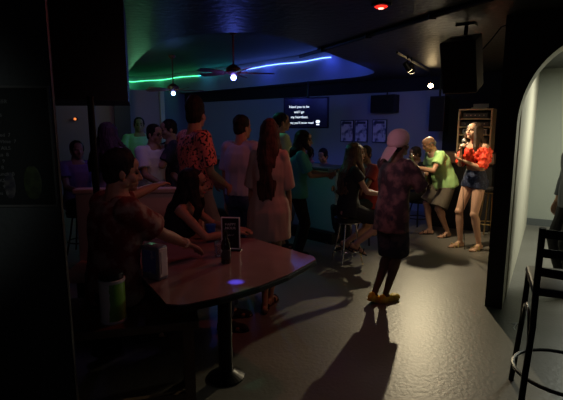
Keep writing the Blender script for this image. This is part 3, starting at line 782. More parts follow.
# hanging speaker
sp_ = atd(463, 64, 4.15)
t = thing('loudspeaker', sp_, 'large black loudspeaker hanging from the ceiling beside the arch wall', 'speaker', math.radians(-38))
Rt = Matrix.Rotation(math.radians(20), 3, 'X')
mb = MB()
ol = [(-.15,-.14),(.15,-.14),(.135,.13),(-.135,.13)]
vs = [Rt @ V((x,y,z)) for z in (-.225,.225) for x,y in ol]; mb.add(vs, [(3,2,1,0),(4,5,6,7)]+[(j,(j+1)%4,4+(j+1)%4,4+j) for j in range(4)])
mb.build('cabinet', mat('speaker_box', (.02,.015,.013), .5, bump=.2, bscale=60), t, bevel=.01)
mb = MB(); mb.box(Rt @ V((0,-.01,-.228)), (.26,.22,.006), Rt); mb.build('lit_underside', mat('speaker_lit_tan', (.30,.18,.10), .6), t)  # added panel, tan colour stands for light on the cabinet's underside
mb = MB(); mb.box(Rt @ V((0,-.144,0)), (.275,.012,.42), Rt); mb.build('grille', mat('grille_black', (.008,.008,.008), .7, bump=.5, bscale=300), t, bevel=.004)
mb = MB(); mb.tube([(0,.02,.21),(0,.03,.30),(0,.03,CZ-sp_.z)], .018, 10); mb.box((0,.03,CZ-sp_.z-.012), (.16,.10,.02)); mb.box(Rt @ V((0,0,.235)), (.18,.06,.012), Rt); mb.build('bracket', BLKM, t)
mb = MB(); mb.tube([(.05,.12,.05),(.16,.2,.2),(.25,.2,CZ-sp_.z-.03),(.4,.1,CZ-sp_.z-.02)], .006, 6); mb.build('cable', BLKM, t)

# small speaker on the back wall
bs = atd(386, 104, 9.0)
t = thing('wall_speaker', bs, 'small black box speaker mounted high on the blue wall', 'speaker', math.radians(-40))
mb = MB(); mb.box((0,0,0), (.52,.3,.34)); mb.build('cabinet', BLKP, t, bevel=.01)
mb = MB(); mb.box((0,-.155,0), (.48,.01,.30)); mb.build('grille', mat('grille_black', (.008,.008,.008), .7), t)
mb = MB(); mb.tube([(0,.05,.17),(0,.05,CZ-bs.z)], .02, 8); mb.build('bracket', BLKM, t)

bs = atd(439, 114, 8.0)
t = thing('wall_speaker', bs, 'tall black loudspeaker on the wall above the guitarist', 'speaker', math.radians(-35))
mb = MB(); mb.box((0,0,0), (.26,.28,.60)); mb.build('cabinet', BLKP, t, bevel=.01)
mb = MB(); mb.box((0,-.145,0), (.23,.01,.56)); mb.build('grille', mat('grille_black', (.008,.008,.008), .7), t)
mb = MB(); mb.tube([(0,.0,.30),(0,.0,CZ-bs.z)], .02, 8); mb.build('bracket', BLKM, t)

# television with song words
tvp = atd(306, 113, 9.1); tva = math.radians(-22)
t = thing('television', tvp, 'black television showing white song words on the blue wall', 'television', tva)
mb = MB(); mb.box((0,0,0), (.94,.06,.60)); mb.build('frame', BLKM, t, bevel=.01)
mb = MB(); mb.box((0,-.033,0), (.89,.006,.55)); scr = mb.build('screen', mat('screen_navy', (.004,.004,.008), .25, emit=(.01,.012,.05), es=.12), t)
mb = MB(); mb.tube([(0,.04,.2),(0,.12,.3),(0,.12,CZ-tvp.z)], .025, 8); mb.build('bracket', BLKM, t)
TX = emis('lyrics_white', (.75,.85,1.0), 1.5)
for k, (s_, z) in enumerate((('Need you to be', .13), ('and I go', .03), ('my heartbeat', -.07), ("You say you'll never need", -.18))):
    text('lyrics', s_, .066 if k < 3 else .058, TX, scr, (-.13,-.04,z-.03), (PI/2,0,0))
mb = MB(); mb.ell((.26,-.038,-.17), (.045,.003,.03)); mb.box((.26,-.038,-.225), (.06,.004,.025)); mb.build('screen_logo', TX, scr)

# three posters on the back wall
for i, (px, w, lab) in enumerate(((347,.28,'leftmost of three pale framed posters on the blue wall'),(361,.26,'middle pale framed poster on the blue wall'),(379,.28,'rightmost of three pale framed posters on the blue wall, beside the pink cap'))):
    p = onwall(px) + soff*.12; p.z = CH - (131-HZ)/F*p.y
    t = thing('poster', p, lab, 'poster', math.atan2(wd.y, wd.x), 'framed posters on the blue wall')
    mb = MB(); mb.box((0,-.012,0), (w+.04,.02,.46)); mb.build('frame', mat('poster_frame', (.05,.06,.09), .5), t)
    mb = MB(); mb.box((0,-.024,0), (w,.006,.42)); mb.build('print', mat('poster_print', (.75,.78,.9), .6, col2=(.10,.12,.25), nscale=9, thr=(.48,.62)), t)
    mb = MB(); mb.box((0,-.03,.17), (w*.8,.004,.05)); mb.build('banner', mat('poster_banner', (.06,.07,.12), .6), t)

# equipment rack behind the singer
rk = V((3.02,7.05,0))
t = thing('equipment_rack', rk, 'open rack cabinet with wooden rim and audio gear behind the singer', 'rack', math.radians(-33))
M_rim = mat('rack_wood', (.62,.46,.30), .5)
mb = MB()
for x in (-.23,.23): mb.box((x,0,1.54), (.022,.4,.66))
mb.box((0,0,1.86), (.48,.4,.022)); mb.build('frame', M_rim, t)
mb = MB(); mb.box((0,.19,1.54), (.45,.01,.64)); mb.build('back_panel', BLKP, t)
for z in (1.72,1.60,1.48,1.34):
    mb = MB(); mb.box((0,0,z), (.44,.38,.014)); mb.build('shelf', M_rim, t)
mb = MB(); mb.box((-.16,0,1.13), (.95,.5,.16)); mb.build('counter', mat('rack_counter', (.17,.11,.08), .5), t, bevel=.01)
mb = MB(); mb.box((-.16,.03,.52), (.9,.42,1.04)); mb.build('base', BLKP, t)
cr = Matrix.Rotation(math.radians(-33), 3, 'Z')
for i, (z, h, w, lab, mm) in enumerate(((1.731,.085,.36,'black amplifier on the top shelf of the rack',(.03,.03,.03)),(1.611,.07,.40,'dark audio mixer on the second shelf of the rack',(.05,.05,.055)),(1.491,.08,.34,'silver disc player on the third shelf of the rack',(.35,.34,.32)),(1.351,.10,.38,'black power unit on the lowest shelf of the rack',(.04,.04,.04)))):
    g = thing('audio_unit', rk + cr @ V((0,-.02,z)), lab, 'audio unit', math.radians(-33), 'audio units in the rack')
    mb = MB(); mb.box((0,0,h/2-.002), (w,.3,h)); mb.build('case', mat('unit%d' % i, mm, .4, .3), g, bevel=.004)
    mb = MB(); mb.box((0,-.152,h/2-.002), (w*.9,.006,h*.7)); fp = mb.build('front_panel', mat('unit_face', (.08,.08,.085), .35, .5), g)
    mb = MB()
    for q in range(5): mb.lathe(V((-w*.35+q*w*.17,-.155,h/2)), [(.008,-.008),(.008,.004),(.001,.005)], 10, Matrix.Rotation(PI/2, 3, 'X'))
    mb.build('knob', mat('knob_silver', (.6,.55,.5), .3, .8), fp)
g = thing('gear_case', rk + cr @ V((.03,-.02,1.872)), 'small open case lying on top of the equipment rack', 'case', math.radians(-33))
mb = MB(); mb.box((0,0,.012), (.22,.16,.024)); mb.build('base', mat('case_grey', (.4,.38,.34), .5), g, bevel=.004); mb = MB(); mb.box((0,.08,.045), (.22,.012,.07)); mb.build('lid', mat('case_grey', (.4,.38,.34), .5), g)

# menu board on the near left wall
wa = math.atan2(.1, 2.505)
mp = V((-1.19,1.788,0)); zc = CH - (147-HZ)/F*1.79
t = thing('menu_board', (mp.x, mp.y-.012, zc), 'large black menu board with faint printed lines on the left wall', 'menu board', wa)
mb = MB()
for x in (-.29,.29): mb.box((x,0,0), (.008,.016,.46))
for z in (-.232,.232): mb.box((0,0,z), (.588,.016,.008))
mb.build('frame', mat('menu_frame', (.16,.16,.15), .35, .5), t)
mb = MB(); mb.box((0,.002,0), (.58,.010,.46)); mpn = mb.build('panel', mat('menu_panel', (.016,.018,.018), .35), t)
MW = mat('menu_print', (.11,.11,.11), .6)
lines = ['DRAFT BEER','Lager  5','Pale Ale  6','Amber  6','WINE','House Red  7','House White  7','COCKTAILS','Margarita  8','Mai Tai  9','Mojito  8','Rum Punch  8','SNACKS','Wings  9','Nachos  8']
for i, s_ in enumerate(lines): text('lettering', s_, .020, MW, mpn, (.02,-.006,.17-i*.0255), (PI/2,0,0), 'LEFT', .0005)
mb = MB(); mb.ell((.20,-.005,-.14), (.035,.002,.07)); mb.build('oval_image', mat('menu_reflection', (.035,.05,.015), .6, col2=(.02,.03,.01), nscale=40), mpn)  # greenish reflection painted on the board as a flat oval
mb = MB(); mb.ell((.11,-.005,-.15), (.022,.002,.055)); mb.build('oval_image', mat('menu_reflection2', (.06,.055,.055), .6, col2=(.02,.02,.03), nscale=30), mpn)  # pale reflection painted on the board as a flat oval

# floor scuff paint by the post
sc_ = atz(515, 326, 0)
mb = MB()
for k, (dx, dy, a, l) in enumerate(((0,0,.9,.12),(.03,.05,.2,.07),(-.03,-.05,1.2,.06),(.015,.02,2.2,.05))):
    mb.box((dx,dy,.0015), (l,.008,.003), Matrix.Rotation(a,3,'Z'))
tag(mb.build('paint_scuff', mat('scuff_white', (.6,.62,.6), .6), loc=sc_), 'white paint scuffs on the floor beside the wall end', 'floor mark')  # scuffed floor paint built as thin strips

# ================================================================== PEOPLE
def place(px, feet_d): return ((px-281.5)/F*feet_d, feet_d)

# --- singer
M_red = mat('red_ruffle', (.75,.03,.012), .6, col2=(.95,.10,.03), nscale=18, thr=(.4,.6))
x, y = place(476, 5.85)
p = P('f', hip=.955, lean=9, plean=-2, hy=4, hp=14, hands={'R':(-.00,.27,1.36),'L':(-.04,.27,1.22)}, el={'R':(.5,-.4,-1),'L':(-.4,-.1,-1)}, feet={'R':(.10,.09,.085,12),'L':(-.13,-.02,.085,-8)}, kn={'R':(.1,1,0),'L':(-.1,1,0)}, curl={'R':.95,'L':.6}, palm={'R':(-1,.1,.1),'L':(.3,.2,1)}, vox=.006)
p.body('person', SK, 'woman singing in a red ruffled off-shoulder top and denim shorts under warm light', x, y, 203, .965)
p.hair(mat('hair_chestnut', (.022,.010,.006), .6, col2=(.055,.025,.012), nscale=14), length=.36, width=.75); p.face(LIP, HB)
mb = MB()
for k_, (t_, ex) in enumerate(((.385,.035),(.33,.045),(.27,.04))):
    w, d_ = p.sect(t_); n_ = 48
    R = []
    for (dt, e) in ((.06,-.0),(.03,ex*.7),(-.02,ex),(-.05,ex*.6),(-.05,0)):
        ring = []
        for j in range(n_):
            a = 2*PI*j/n_; rf = 1 + (.10*math.sin(a*9+k_) + .05*math.sin(a*17))*(1 if dt < 0 else .3)
            ring.append(p.T(t_+dt+ (.012*math.sin(a*9+k_) if dt<0 else 0), math.cos(a)*(w+.02+e)*rf*(1.10 if k_==0 else 1), math.sin(a)*(d_+.02+e)*rf))
        R.append(ring)
    mb.rings(R)
for kx in 'RL':
    a, e, w = p.arm[kx]; q0 = a.lerp(e, .28)
    mb.tube([q0, a.lerp(e,.4), a.lerp(e,.55), a.lerp(e,.72)], [.05,.072,.078,.058], 16); mb.tube([a.lerp(e,.62), a.lerp(e,.8), e], [.05,.070,.058], 16)
fused(mb, 'top', M_red, p.o, .008, 1, .014, 34, .8)
p.pants(mat('denim_dark', (.008,.012,.04), .7, col2=(.05,.07,.14), nscale=40, thr=(.5,.65)), 'shorts', top=.13, frac=.22, inf=.012, r1=.006); 
p.shoes(mat('sandal_sole', (.10,.07,.04), .6), mat('sandal_gold', (.75,.6,.25), .35, .4), 'sandal')
hw = p.world(p.palmc['R']); mouth = p.world(p.hc + p.hM @ V((0,.145,-.08)))
md_ = (mouth - hw).normalized()
t = thing('microphone', hw, 'silver handheld microphone at the singer\'s mouth', 'microphone')
Q = md_.to_track_quat('Z','Y').to_matrix()
mb = MB(); mb.lathe((0,0,0), [(.010,-.10),(.013,-.095),(.016,.05),(.019,.065)], 16, Q); mb.build('handle', BLKM, t, smooth=True)
mb = MB(); mb.ell(md_*.085, (.026,.026,.028), Q); mb.build('grille', mat('mic_grille', (.6,.58,.55), .35, .7), t, smooth=True)
mb = MB(); mb.tube([V((0,0,0))+Q@V((0,0,-.1)), V((.0,-.03,-.35)), V((.05,-.02,-.9)), V((.12,.05,-hw.z+.01)), V((.5,.4,-hw.z+.01))], .004, 6); mb.build('cable', BLKM, t)
# bracelet none

# --- guitarist
x, y = place(447, 6.55)
p = P('m', hip=.89, lean=36, plean=16, hy=0, hp=-24, hands={'R':(.02,.34,1.02),'L':(-.20,.60,1.12)}, el={'R':(1,-.6,-.2),'L':(-.7,-.3,-1)}, feet={'R':(.12,.16,.085,15),'L':(-.11,-.02,.085,-12)}, kn={'R':(.2,1,.2),'L':(-.2,1,.2)}, curl=.7, fat=1.22, palm={'R':(-.3,-.8,-.2),'L':(.3,-.2,.8)})
p.body('person', SKT, 'balding man in a lime green t-shirt and grey shorts bending over a guitar', x, y, 188, .93)
p.hair(HGR, bald=True); p.face(None, HGR)
p.shirt(mat('tee_lime', (.36,.62,.24), .8), 't_shirt', hem=-.10, inf=.022, flare=.02, sleeve=.6, sr=.024, wr=.01)
p.pants(mat('shorts_taupe', (.09,.075,.055), .85), 'shorts', frac=.95, inf=.022, r1=.035)
p.shoes(mat('flip_flop', (.03,.025,.02), .6), BLK, 'sandal', 'flip_flop')
gp = p.world(V((.04,.30,.92)))
t = thing('guitar', gp, 'dark electric guitar held across the guitarist\'s lap', 'guitar')
h1 = p.world(V((-.30,.62,1.16))); nd = (h1 - gp); nd.normalize()
fw = V((math.cos(math.radians(188)), math.sin(math.radians(188)), .25)).normalized(); fw = (fw - nd*fw.dot(nd)).normalized(); sd = nd.cross(fw)
ol = []
for j in range(40):
    a = 2*PI*j/40; r = .155*(1 + .16*math.cos(2*a) - .09*math.cos(a)); ol.append((math.cos(a)*r*1.18, math.sin(a)*r*.95*(1-.10*math.cos(a))))
M_g = mat('guitar_body', (.06,.02,.012), .2); mb = MB()
mb.rings([[nd*a + sd*b + fw*c for a, b in ol] for c in (-.022,.022)]); mb.build('body', M_g, t, bevel=.008)
mb = MB(); mb.tube([nd*.16+fw*.025, nd*.66+fw*.025], [(.012,.026),(.010,.021)], 10, up=fw); mb.build('neck', mat('guitar_neck', (.16,.08,.04), .4), t, smooth=True)
mb = MB(); mb.tube([nd*.65+fw*.022, nd*.68+fw*.02, nd*.78+fw*.01, nd*.80+fw*.01], [(.008,.022),(.008,.04),(.007,.034),(.006,.02)], 10, up=fw); hs = mb.build('headstock', M_g, t)
mb = MB()
for q in range(3):
    for sg in (1,-1): mb.cap(nd*(.70+.03*q)+fw*.012+sd*sg*.035, nd*(.70+.03*q)+fw*.012+sd*sg*.055, .006, .006, 8)
mb.build('tuning_peg', CHR, hs)
mb = MB()
for q in range(6): mb.tube([nd*-.10+fw*.034+sd*(q-2.5)*.006, nd*.66+fw*.038+sd*(q-2.5)*.005], .0009, 4)
mb.build('strings', CHR, t); mb = MB(); mb.box(nd*-.10+fw*.028, (.02,.02,.08), Matrix((nd,fw,sd)).transposed()); mb.build('bridge', CHR, t)

# --- seated dark musician left of guitarist
x, y = place(419, 7.2)
p = P('m', hip=.60, lean=12, plean=-5, hy=-10, hp=-12, hands={'R':(.12,.38,.80),'L':(-.12,.40,.82)}, feet={'R':(.15,.42,.085),'L':(-.15,.45,.085)}, kn={'R':(.2,1,.8),'L':(-.2,1,.8)})
p.body('person', SKD, 'person in dark clothes seated in shadow beside the guitarist', x, y, 200, .95)
p.hair(HB); p.shirt(BLK, 'shirt', inf=.018, sleeve=1.5); p.pants(BLK, 'trousers'); p.shoes(BLK)
stool(V((x+.03,y+.04,0)), 'dark stool under the seated musician in shadow', .46, .16, BLKM)

# --- man in pink cap
M_hat = mat('cap_pink', (.85,.56,.56), .8, bump=.1, bscale=120)
x, y = place(394, 3.98)
p = P('m', hip=.95, lean=6, hy=-8, hp=4, hands={'R':(.08,.36,1.22),'L':(-.02,.38,1.16)}, el={'R':(1,-.5,-.8),'L':(-.7,-.4,-1)}, feet={'R':(.0,-.05,.085,4),'L':(-.06,-.15,.105,-6,22)}, kn={'R':(0,1,0),'L':(0,1,0)}, curl=.7, vox=.006, palm={'R':(-1,.1,.2),'L':(.9,.1,.2)})
p.body('person', SKD, 'standing person in a pink backwards cap, dark patterned shirt and yellow clogs', x, y, 34, .905, wx=.88)
p.hair(HB); p.face(None, HB)
p.shirt(mat('shirt_dark_print', (.06,.035,.04), .8, col2=(.24,.12,.11), nscale=9, thr=(.45,.62)), 'shirt', hem=-.20, inf=.022, flare=.022, sleeve=.95, sr=.018, wr=.016)
p.pants(mat('shorts_dark_print', (.028,.026,.05), .85, col2=(.10,.07,.08), nscale=8, thr=(.5,.65)), 'shorts', frac=1.0, inf=.018, r1=.022)
p.shoes(mat('clog_yellow', (.9,.62,.05), .5), mat('clog_sole', (.5,.32,.03), .6), 'clog')
M = p.hM; c = p.hc; mb = MB()
mb.ell(c + M @ V((0,-.014,.066)), (.102,.122,.100), M, 20, 12); mb.ell(c + M @ V((0,-.035,.030)), (.099,.108,.068), M, 20, 12); cap_ = fused(mb, 'cap', M_hat, p.o, .008, 3, .002)
mb = MB(); R = []
for i in range(5):
    q = i/4; yy = -.105 - .095*q; zz = .012 - .085*q - .03*q*q; ww = .094*(1-.30*q*q)
    R.append([c + M @ V((math.cos(2*PI*j/16)*ww, yy + .0, zz - .03*(math.cos(2*PI*j/16)**2) + math.sin(2*PI*j/16)*.005)) for j in range(16)])
mb.rings(R); mb.build('brim', M_hat, cap_, smooth=True)
cupc = p.world(p.palmc['R'])
t = thing('plastic_cup', cupc - V((0,0,.06)), 'clear drink cup in the hand of the person in the pink cap', 'cup')
mb = MB(); mb.lathe((0,0,0), [(.026,0),(.028,.003),(.038,.12),(.036,.12),(.026,.01),(.001,.009)], 20); mb.build('cup', mat('cup_frost', (.5,.5,.5), .3, trans=.5), t, smooth=True)

# --- woman in black on stool
x, y = stw.x, stw.y
p = P('f', hip=.70, lean=8, plean=-2, hy=-2, hp=0, hands={'R':(.10,.40,.86),'L':(-.08,.40,.84)}, feet={'R':(.10,.08,.27,0,25),'L':(-.09,.02,.25,0,30)}, kn={'R':(.1,1,1.2),'L':(-.1,1,1.2)}, el={'R':(.6,-.8,-.6),'L':(-.6,-.8,-.6)}, curl=.4)
p.body('person', SKT, 'long-haired woman in a black dress sitting on the chrome stool', x, y, 8, .97)
p.hair(HBR, length=.42, width=.8); p.face(LIP, HB)
p.shirt(BLK, 'dress_top', hem=-.10, inf=.014, sleeve=.45, sr=.014); p.skirt(BLK, 'dress_skirt', frac=.62); p.shoes(BLK, kind='sandal')

# --- person behind her in red shirt
x, y = place(369, 6.1)
p = P('m', hip=.62, lean=8, plean=-3, hy=30, hands={'R':(.16,.40,.80),'L':(-.16,.42,.80)}, feet={'R':(.15,.38,.085),'L':(-.15,.40,.085)}, kn={'R':(.2,1,.8),'L':(-.2,1,.8)})
p.body('person', SKD, 'dark-haired man in a red shirt seated behind the woman in black', x, y, 200, .98)
p.hair(HB); p.shirt(mat('shirt_red', (.28,.02,.02), .8), 'shirt', inf=.018); p.pants(BLK, 'trousers'); p.shoes(BLK)
stool(V((x,y,0)), 'dark stool under the man in the red shirt', .48, .16, BLKM)

# --- two people behind the bar counter
for px, d_, lab, tl, kx_ in ((313,7.6,'person with short dark hair in teal sitting behind the counter',.08,.85),(327,7.3,'person with curly dark hair in blue sitting behind the counter',.10,.84)):
    x, y = place(px, d_)
    p = P('f', hip=.60, lean=14, plean=-2, hy=10, hp=-10, hands={'R':(.14,.34,.95),'L':(-.14,.34,.95)}, feet={'R':(.12,.40,.085),'L':(-.12,.40,.085)}, kn={'R':(.2,1,.8),'L':(-.2,1,.8)}, vox=.009)
    p.body('person', SKT, lab, x, y, 225, kx_+.08)
    p.hair(HB, top=.02); p.shirt(mat('shirt_teal%d' % px, (.05,.18+tl,.30), .8), 'shirt'); p.pants(DEN); p.shoes(BLK)
    stool(V((x,y,0)), 'stool hidden behind the counter under the %s' % lab[:32], .46, .15, BLKM)

# --- teal shirt woman with drink
x, y = place(297, 5.35)
p = P('f', hip=.95, lean=8, hy=-4, hp=-6, hands={'R':(.06,.40,1.14),'L':(-.02,.42,1.16)}, el={'R':(.5,-.5,-1),'L':(-.5,-.5,-1)}, curl=.8, palm={'R':(-1,.1,.2),'L':(1,.1,.2)})
p.body('person', SKT, 'dark-haired woman in a teal top holding a drink by the counter', x, y, 0, .91)
p.hair(HB, length=.16, width=.6); p.face(LIP, HB)
p.shirt(mat('top_teal', (.06,.34,.30), .8), 'top', inf=.022, sleeve=.8, sr=.022); p.pants(BLK, 'trousers'); p.shoes(BLK)
cc = p.world(p.palmc['R']); t = thing('plastic_cup', cc - V((0,0,.06)), 'pale drink cup held by the woman in the teal top', 'cup')
mb = MB(); mb.lathe((0,0,0), [(.026,0),(.028,.003),(.038,.12),(.036,.12),(.026,.01),(.001,.009)], 20); mb.build('cup', mat('cup_frost', (.5,.5,.5), .3, trans=.5), t, smooth=True)

# --- man in yellow-green shirt behind
x, y = place(279, 5.9)
p = P('m', hip=.95, lean=2, hy=-5, hp=2)
p.body('person', SKT, 'short-haired man in a pale yellow-green shirt behind the long-haired woman', x, y, 20, 1.04)
p.hair(HB); p.face(None, HB)
p.shirt(mat('shirt_yellow', (.55,.62,.30), .8), 'shirt', inf=.02); p.pants(DEN); p.shoes(BLK)

# --- cream shirt long hair woman
x, y = place(269, 3.80)
p = P('f', hip=.95, lean=2, hy=6, hp=-3, hands={'R':(.20,.14,.88),'L':(-.24,.10,.86)}, el={'R':(.6,-.8,0),'L':(-.6,-.8,0)}, feet={'R':(-.02,.10,.085,10),'L':(-.03,-.08,.085,-14)}, kn={'R':(.1,1,0),'L':(-.1,1,0)})
p.body('person', SKT, 'woman seen from behind with long straight hair and an oversized cream shirt', x, y, 78, .97, wx=.80)
p.hair(mat('hair_auburn', (.035,.018,.014), .6, col2=(.075,.038,.028), nscale=14, spec=.2), length=.50, width=.75, back=.16)
p.shirt(mat('shirt_cream', (.42,.34,.29), .85), 'shirt', hem=-.27, inf=.026, flare=.055, sleeve=.98, sr=.014, wr=.014, sfl=.030)
p.pants(BLK, 'shorts', frac=.25, inf=.006, r1=.004); p.shoes(mat('sandal_brown', (.08,.04,.03), .6), kind='sandal')

# --- man in grey tee seen from behind
x, y = place(241, 4.35)
p = P('m', hip=.95, lean=3, hy=-22, hp=0, hands={'R':(.16,.22,1.02),'L':(-.24,.06,.86)})
p.body('person', SKT, 'man seen from behind in a pale grey t-shirt and dark jeans', x, y, 68, 1.0, wx=.84)
p.hair(HB); p.shirt(mat('tee_grey', (.38,.40,.52), .85), 't_shirt', hem=.0, inf=.020, flare=.016, sleeve=.75, sr=.016, wr=.012, sfl=.016)
p.pants(DEN); p.shoes(BLK)

# --- tall man in red patterned shirt
M_pat = mat('shirt_red_print', (.02,.012,.02), .8, col2=(.80,.22,.19), nscale=42, thr=(.40,.47), detail=1)
x, y = place(195, 4.1)
p = P('m', hip=.95, lean=1, hy=30, hp=4, hands={'R':(.14,.26,.98),'L':(-.12,.26,1.0)}, feet={'R':(.10,.02,.085),'L':(-.10,0,.085)})
p.body('person', SKT, 'tall dark-haired man in a bright red patterned shirt seen from behind', x, y, 44, 1.07, wx=.78)
p.hair(HB, top=.05); 
p.shirt(M_pat, 'shirt', hem=.02, inf=.020, flare=.012, sleeve=.8, sr=.022, wr=.010, sfl=.012)
p.pants(mat('shorts_pink', (.42,.22,.22), .85), 'shorts', frac=.85, inf=.02, r1=.03); p.shoes(BLK)

# --- dark-shirt man with raised arm, left of him
x, y = place(175, 5.5)
p = P('m', hip=.95, lean=5, hy=10, hp=-10, hands={'R':(.10,.24,1.38),'L':(-.05,.30,1.26)}, el={'R':(1,-.3,-.4),'L':(-.8,-.3,-.5)}, curl=.8)
p.body('person', SKT, 'man in a dark patterned shirt folding his arms behind the red patterned shirt', x, y, 200, .985)
p.hair(HB); p.face(None, HB)
p.shirt(mat('shirt_navy_print', (.02,.025,.04), .85, col2=(.09,.06,.09), nscale=10, thr=(.5,.6)), 'shirt', inf=.022, sleeve=.8, sr=.022); p.pants(BLK); p.shoes(BLK)

# --- polo man
x, y = place(151, 5.3)
p = P('m', hip=.92, lean=8, hy=0, hp=-6, hands={'R':(.14,.34,.98),'L':(-.1,.36,1.0)}, el={'R':(.6,-.8,-.5),'L':(-.6,-.8,-.5)})
p.body('person', SKT, 'man with glasses in a white polo shirt facing right', x, y, -30, .97)
p.hair(HB); p.face(None, HB); p.shirt(mat('polo_white', (.8,.76,.85), .8), 'polo_shirt', inf=.02, sleeve=.7, sr=.02); p.pants(BLK); p.shoes(BLK)
mb = MB(); M = p.hM; c = p.hc
for sg in (1,-1):
    mb.tube([c + M @ V((sg*.03+math.cos(2*PI*j/14)*.02,.100,.003+math.sin(2*PI*j/14)*.016)) for j in range(15)], .0022, 6); mb.tube([c + M @ V((sg*.05,.098,.006)), c + M @ V((sg*.078,.0,.006))], .0022, 6)
mb.build('glasses', BLKM, p.o)
# --- green-lit man
x, y = place(141, 7.2)
p = P('m', hip=.95, lean=2, hy=0, hp=0, hands={'R':(.14,.30,1.10),'L':(-.18,.28,1.05)}, el={'R':(1,-.5,-.6),'L':(-1,-.5,-.6)}, vox=.008)
p.body('person', SKT, 'man facing forward in a pale green t-shirt at the far left wall', x, y, -70, 1.02)
p.hair(HB); p.face(None, HB); p.shirt(mat('tee_mint', (.42,.70,.48), .8), 't_shirt', inf=.018); p.pants(BLK); p.shoes(BLK)
# --- purple-lit woman with long hair
x, y = place(108, 4.9)
p = P('f', hip=.93, lean=3, hy=0, hp=-4)
p.body('person', SKT, 'woman with long loose hair lit purple beside the black pole', x, y, 70, .97)
p.hair(mat('hair_plum', (.04,.018,.03), .7, col2=(.07,.03,.05), nscale=14), length=.36, width=1.6, spread=.07)
p.shirt(mat('top_lilac', (.36,.28,.46), .8), 'top', inf=.018, sleeve=.5); p.pants(BLK); p.shoes(BLK)

x, y = place(76, 5.6)
p = P('m', hip=.70, lean=6, plean=-2, hy=-10, hands={'R':(.14,.40,.86),'L':(-.14,.40,.86)}, feet={'R':(.12,.40,.20),'L':(-.12,.40,.20)}, kn={'R':(.2,1,.6),'L':(-.2,1,.6)}, vox=.009)
p.body('person', SKT, 'dim purple-lit person seated between the menu board and the black pole', x, y, -40, .98)
p.hair(HB); p.shirt(mat('shirt_violet', (.25,.16,.36), .8), 'shirt'); p.pants(BLK); p.shoes(BLK)
stool(V((x,y,0)), 'dark stool under the dim purple-lit person at far left', .56, .16, BLKM)
il = atd(75, 119, 10.6)
t = thing('indicator_lamp', il, 'tiny glowing orange lamp on the dark wall at far left', 'lamp')
mb = MB(); mb.ell((0,0,0), (.03,.03,.03)); mb.build('bulb', emis('orange_glow', (1.0,.25,.06), 1.2), t, smooth=True)
mb = MB(); mb.lathe((0,0,0), [(.028,.015),(.04,.03),(.04,.07)], 12, Matrix.Rotation(-PI/2,3,'X')); mb.build('socket', BLKM, t, smooth=True)

# --- seated woman at the table
x, y = place(170, 3.47)
p = P('f', hip=.56, lean=20, plean=4, hy=-6, hp=-4, hands={'R':(.10,.50,.81),'L':(-.04,.52,.81)}, el={'R':(1,-.4,-.6),'L':(-1,-.4,-.6)}, feet={'R':(.12,.42,.085),'L':(-.12,.45,.085)}, kn={'R':(.2,1,.9),'L':(-.2,1,.9)}, curl=.3, palm={'R':(0,0,-1),'L':(0,0,-1)})
p.body('person', SKT, 'dark-haired woman in a black tank top leaning her arms on the table', x, y, 4, .98)
p.hair(HB, length=.30, width=.7); p.face(LIP, HB)
p.shirt(BLK, 'tank_top', hem=-.08, top=.42, inf=.010, straps=True); p.pants(DEN, 'trousers'); p.shoes(BLK)

# --- seated man near left in red and white shirt
x, y = place(107, 2.50)
p = P('m', hip=.73, lean=8, plean=2, hy=-16, hp=-6, hands={'R':(.02,.58,.81),'L':(-.48,.58,1.22)}, el={'R':(.7,-.5,-.6),'L':(-.7,-.2,-.6)}, feet={'R':(-.36,.34,.20),'L':(-.56,.10,.20)}, kn={'R':(-.7,.7,.9),'L':(-1,.3,.9)}, curl=.3, palm={'R':(0,0,-1),'L':(0,0,-1)}, vox=.006)
p.body('person', SKT, 'man in a red and white floral shirt sitting on the bench with his back turned', x, y, 42, .98)
p.hair(HB, top=.02); p.face(None, HB)
p.shirt(mat('shirt_red_floral', (.20,.03,.025), .85, col2=(.36,.24,.20), nscale=13, thr=(.47,.60), detail=3), 'shirt', hem=-.10, inf=.024, flare=.015, sleeve=.75, sr=.024, wr=.012)
p.pants(BLK, 'shorts', frac=.9); p.shoes(BLK)
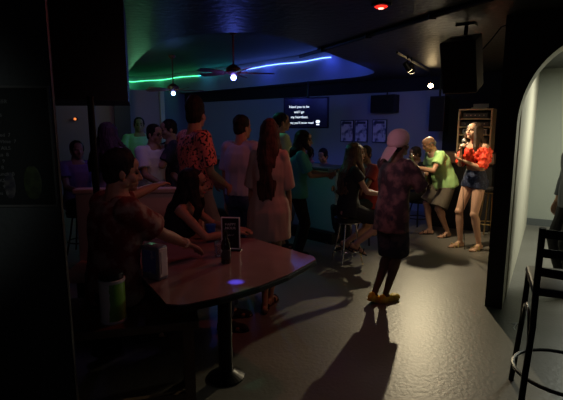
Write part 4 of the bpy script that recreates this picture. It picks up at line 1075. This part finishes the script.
e, w = p.arm['R'][1:]; mb = MB(); q = w.lerp(e,.12); dd = (w-e).normalized(); Qm = dd.to_track_quat('Z','Y').to_matrix()
mb.lathe(q, [(.031,-.009),(.033,-.008),(.033,.008),(.031,.009)], 20, Qm); mb.build('wristband', mat('band_white', (.75,.6,.4), .6), p.o, smooth=True)

# --- person at the right edge in the hallway
x, y = place(581, 4.25)
p = P('m', hip=.95, lean=2, hy=0)
p.body('person', SKT, 'person in a grey long-sleeved shirt and black trousers at the right edge', x, y, 175, 1.0)
p.hair(HB); p.shirt(mat('shirt_slate', (.10,.11,.13), .85), 'shirt', hem=-.12, inf=.02, sleeve=1.8, sr=.014, wr=.012); p.pants(BLK); p.shoes(BLK)

# ================================================================== CAMERA, WORLD
cam = bpy.data.cameras.new('camera'); co = bpy.data.objects.new('camera', cam); COL.objects.link(co)
cam.sensor_fit = 'HORIZONTAL'; cam.sensor_width = 36; pitch = math.atan((200-HZ)/F)
fpx = F   # pixels
cam.lens = fpx/563*36; co.location = (0,0,CH); co.rotation_euler = (PI/2 - pitch, 0, 0); cam.clip_start = .05; cam.clip_end = 60
bpy.context.scene.camera = co
w = bpy.data.worlds.new('world'); bpy.context.scene.world = w; w.use_nodes = True
w.node_tree.nodes['Background'].inputs[0].default_value = (.5,.5,.6,1); w.node_tree.nodes['Background'].inputs[1].default_value = .002
lamp('AREA', 'camera_fill', (.2,-1.8,2.3), (.75,.7,1.0), 1.2, 2.0, (.2,3,1.0))  # added weak fill from behind the camera
lamp('SPOT', 'wall_fill', (-.2,-.3,1.9), (.92,1.0,.95), 20, .1, (-1.62,1.75,1.45), 34, .6)  # added spot that lifts the near left wall, no real source
lamp('SPOT', 'mauve_fill', (-.35,1.7,2.42), (.95,.52,.64), 7, .25, (-.5,3.7,1.1), 74, .9)  # added mauve fill for the people, table and booth
sc = bpy.context.scene
sc.view_settings.view_transform = 'Standard'; sc.view_settings.look = 'None'; sc.view_settings.exposure = 0; sc.view_settings.gamma = 1
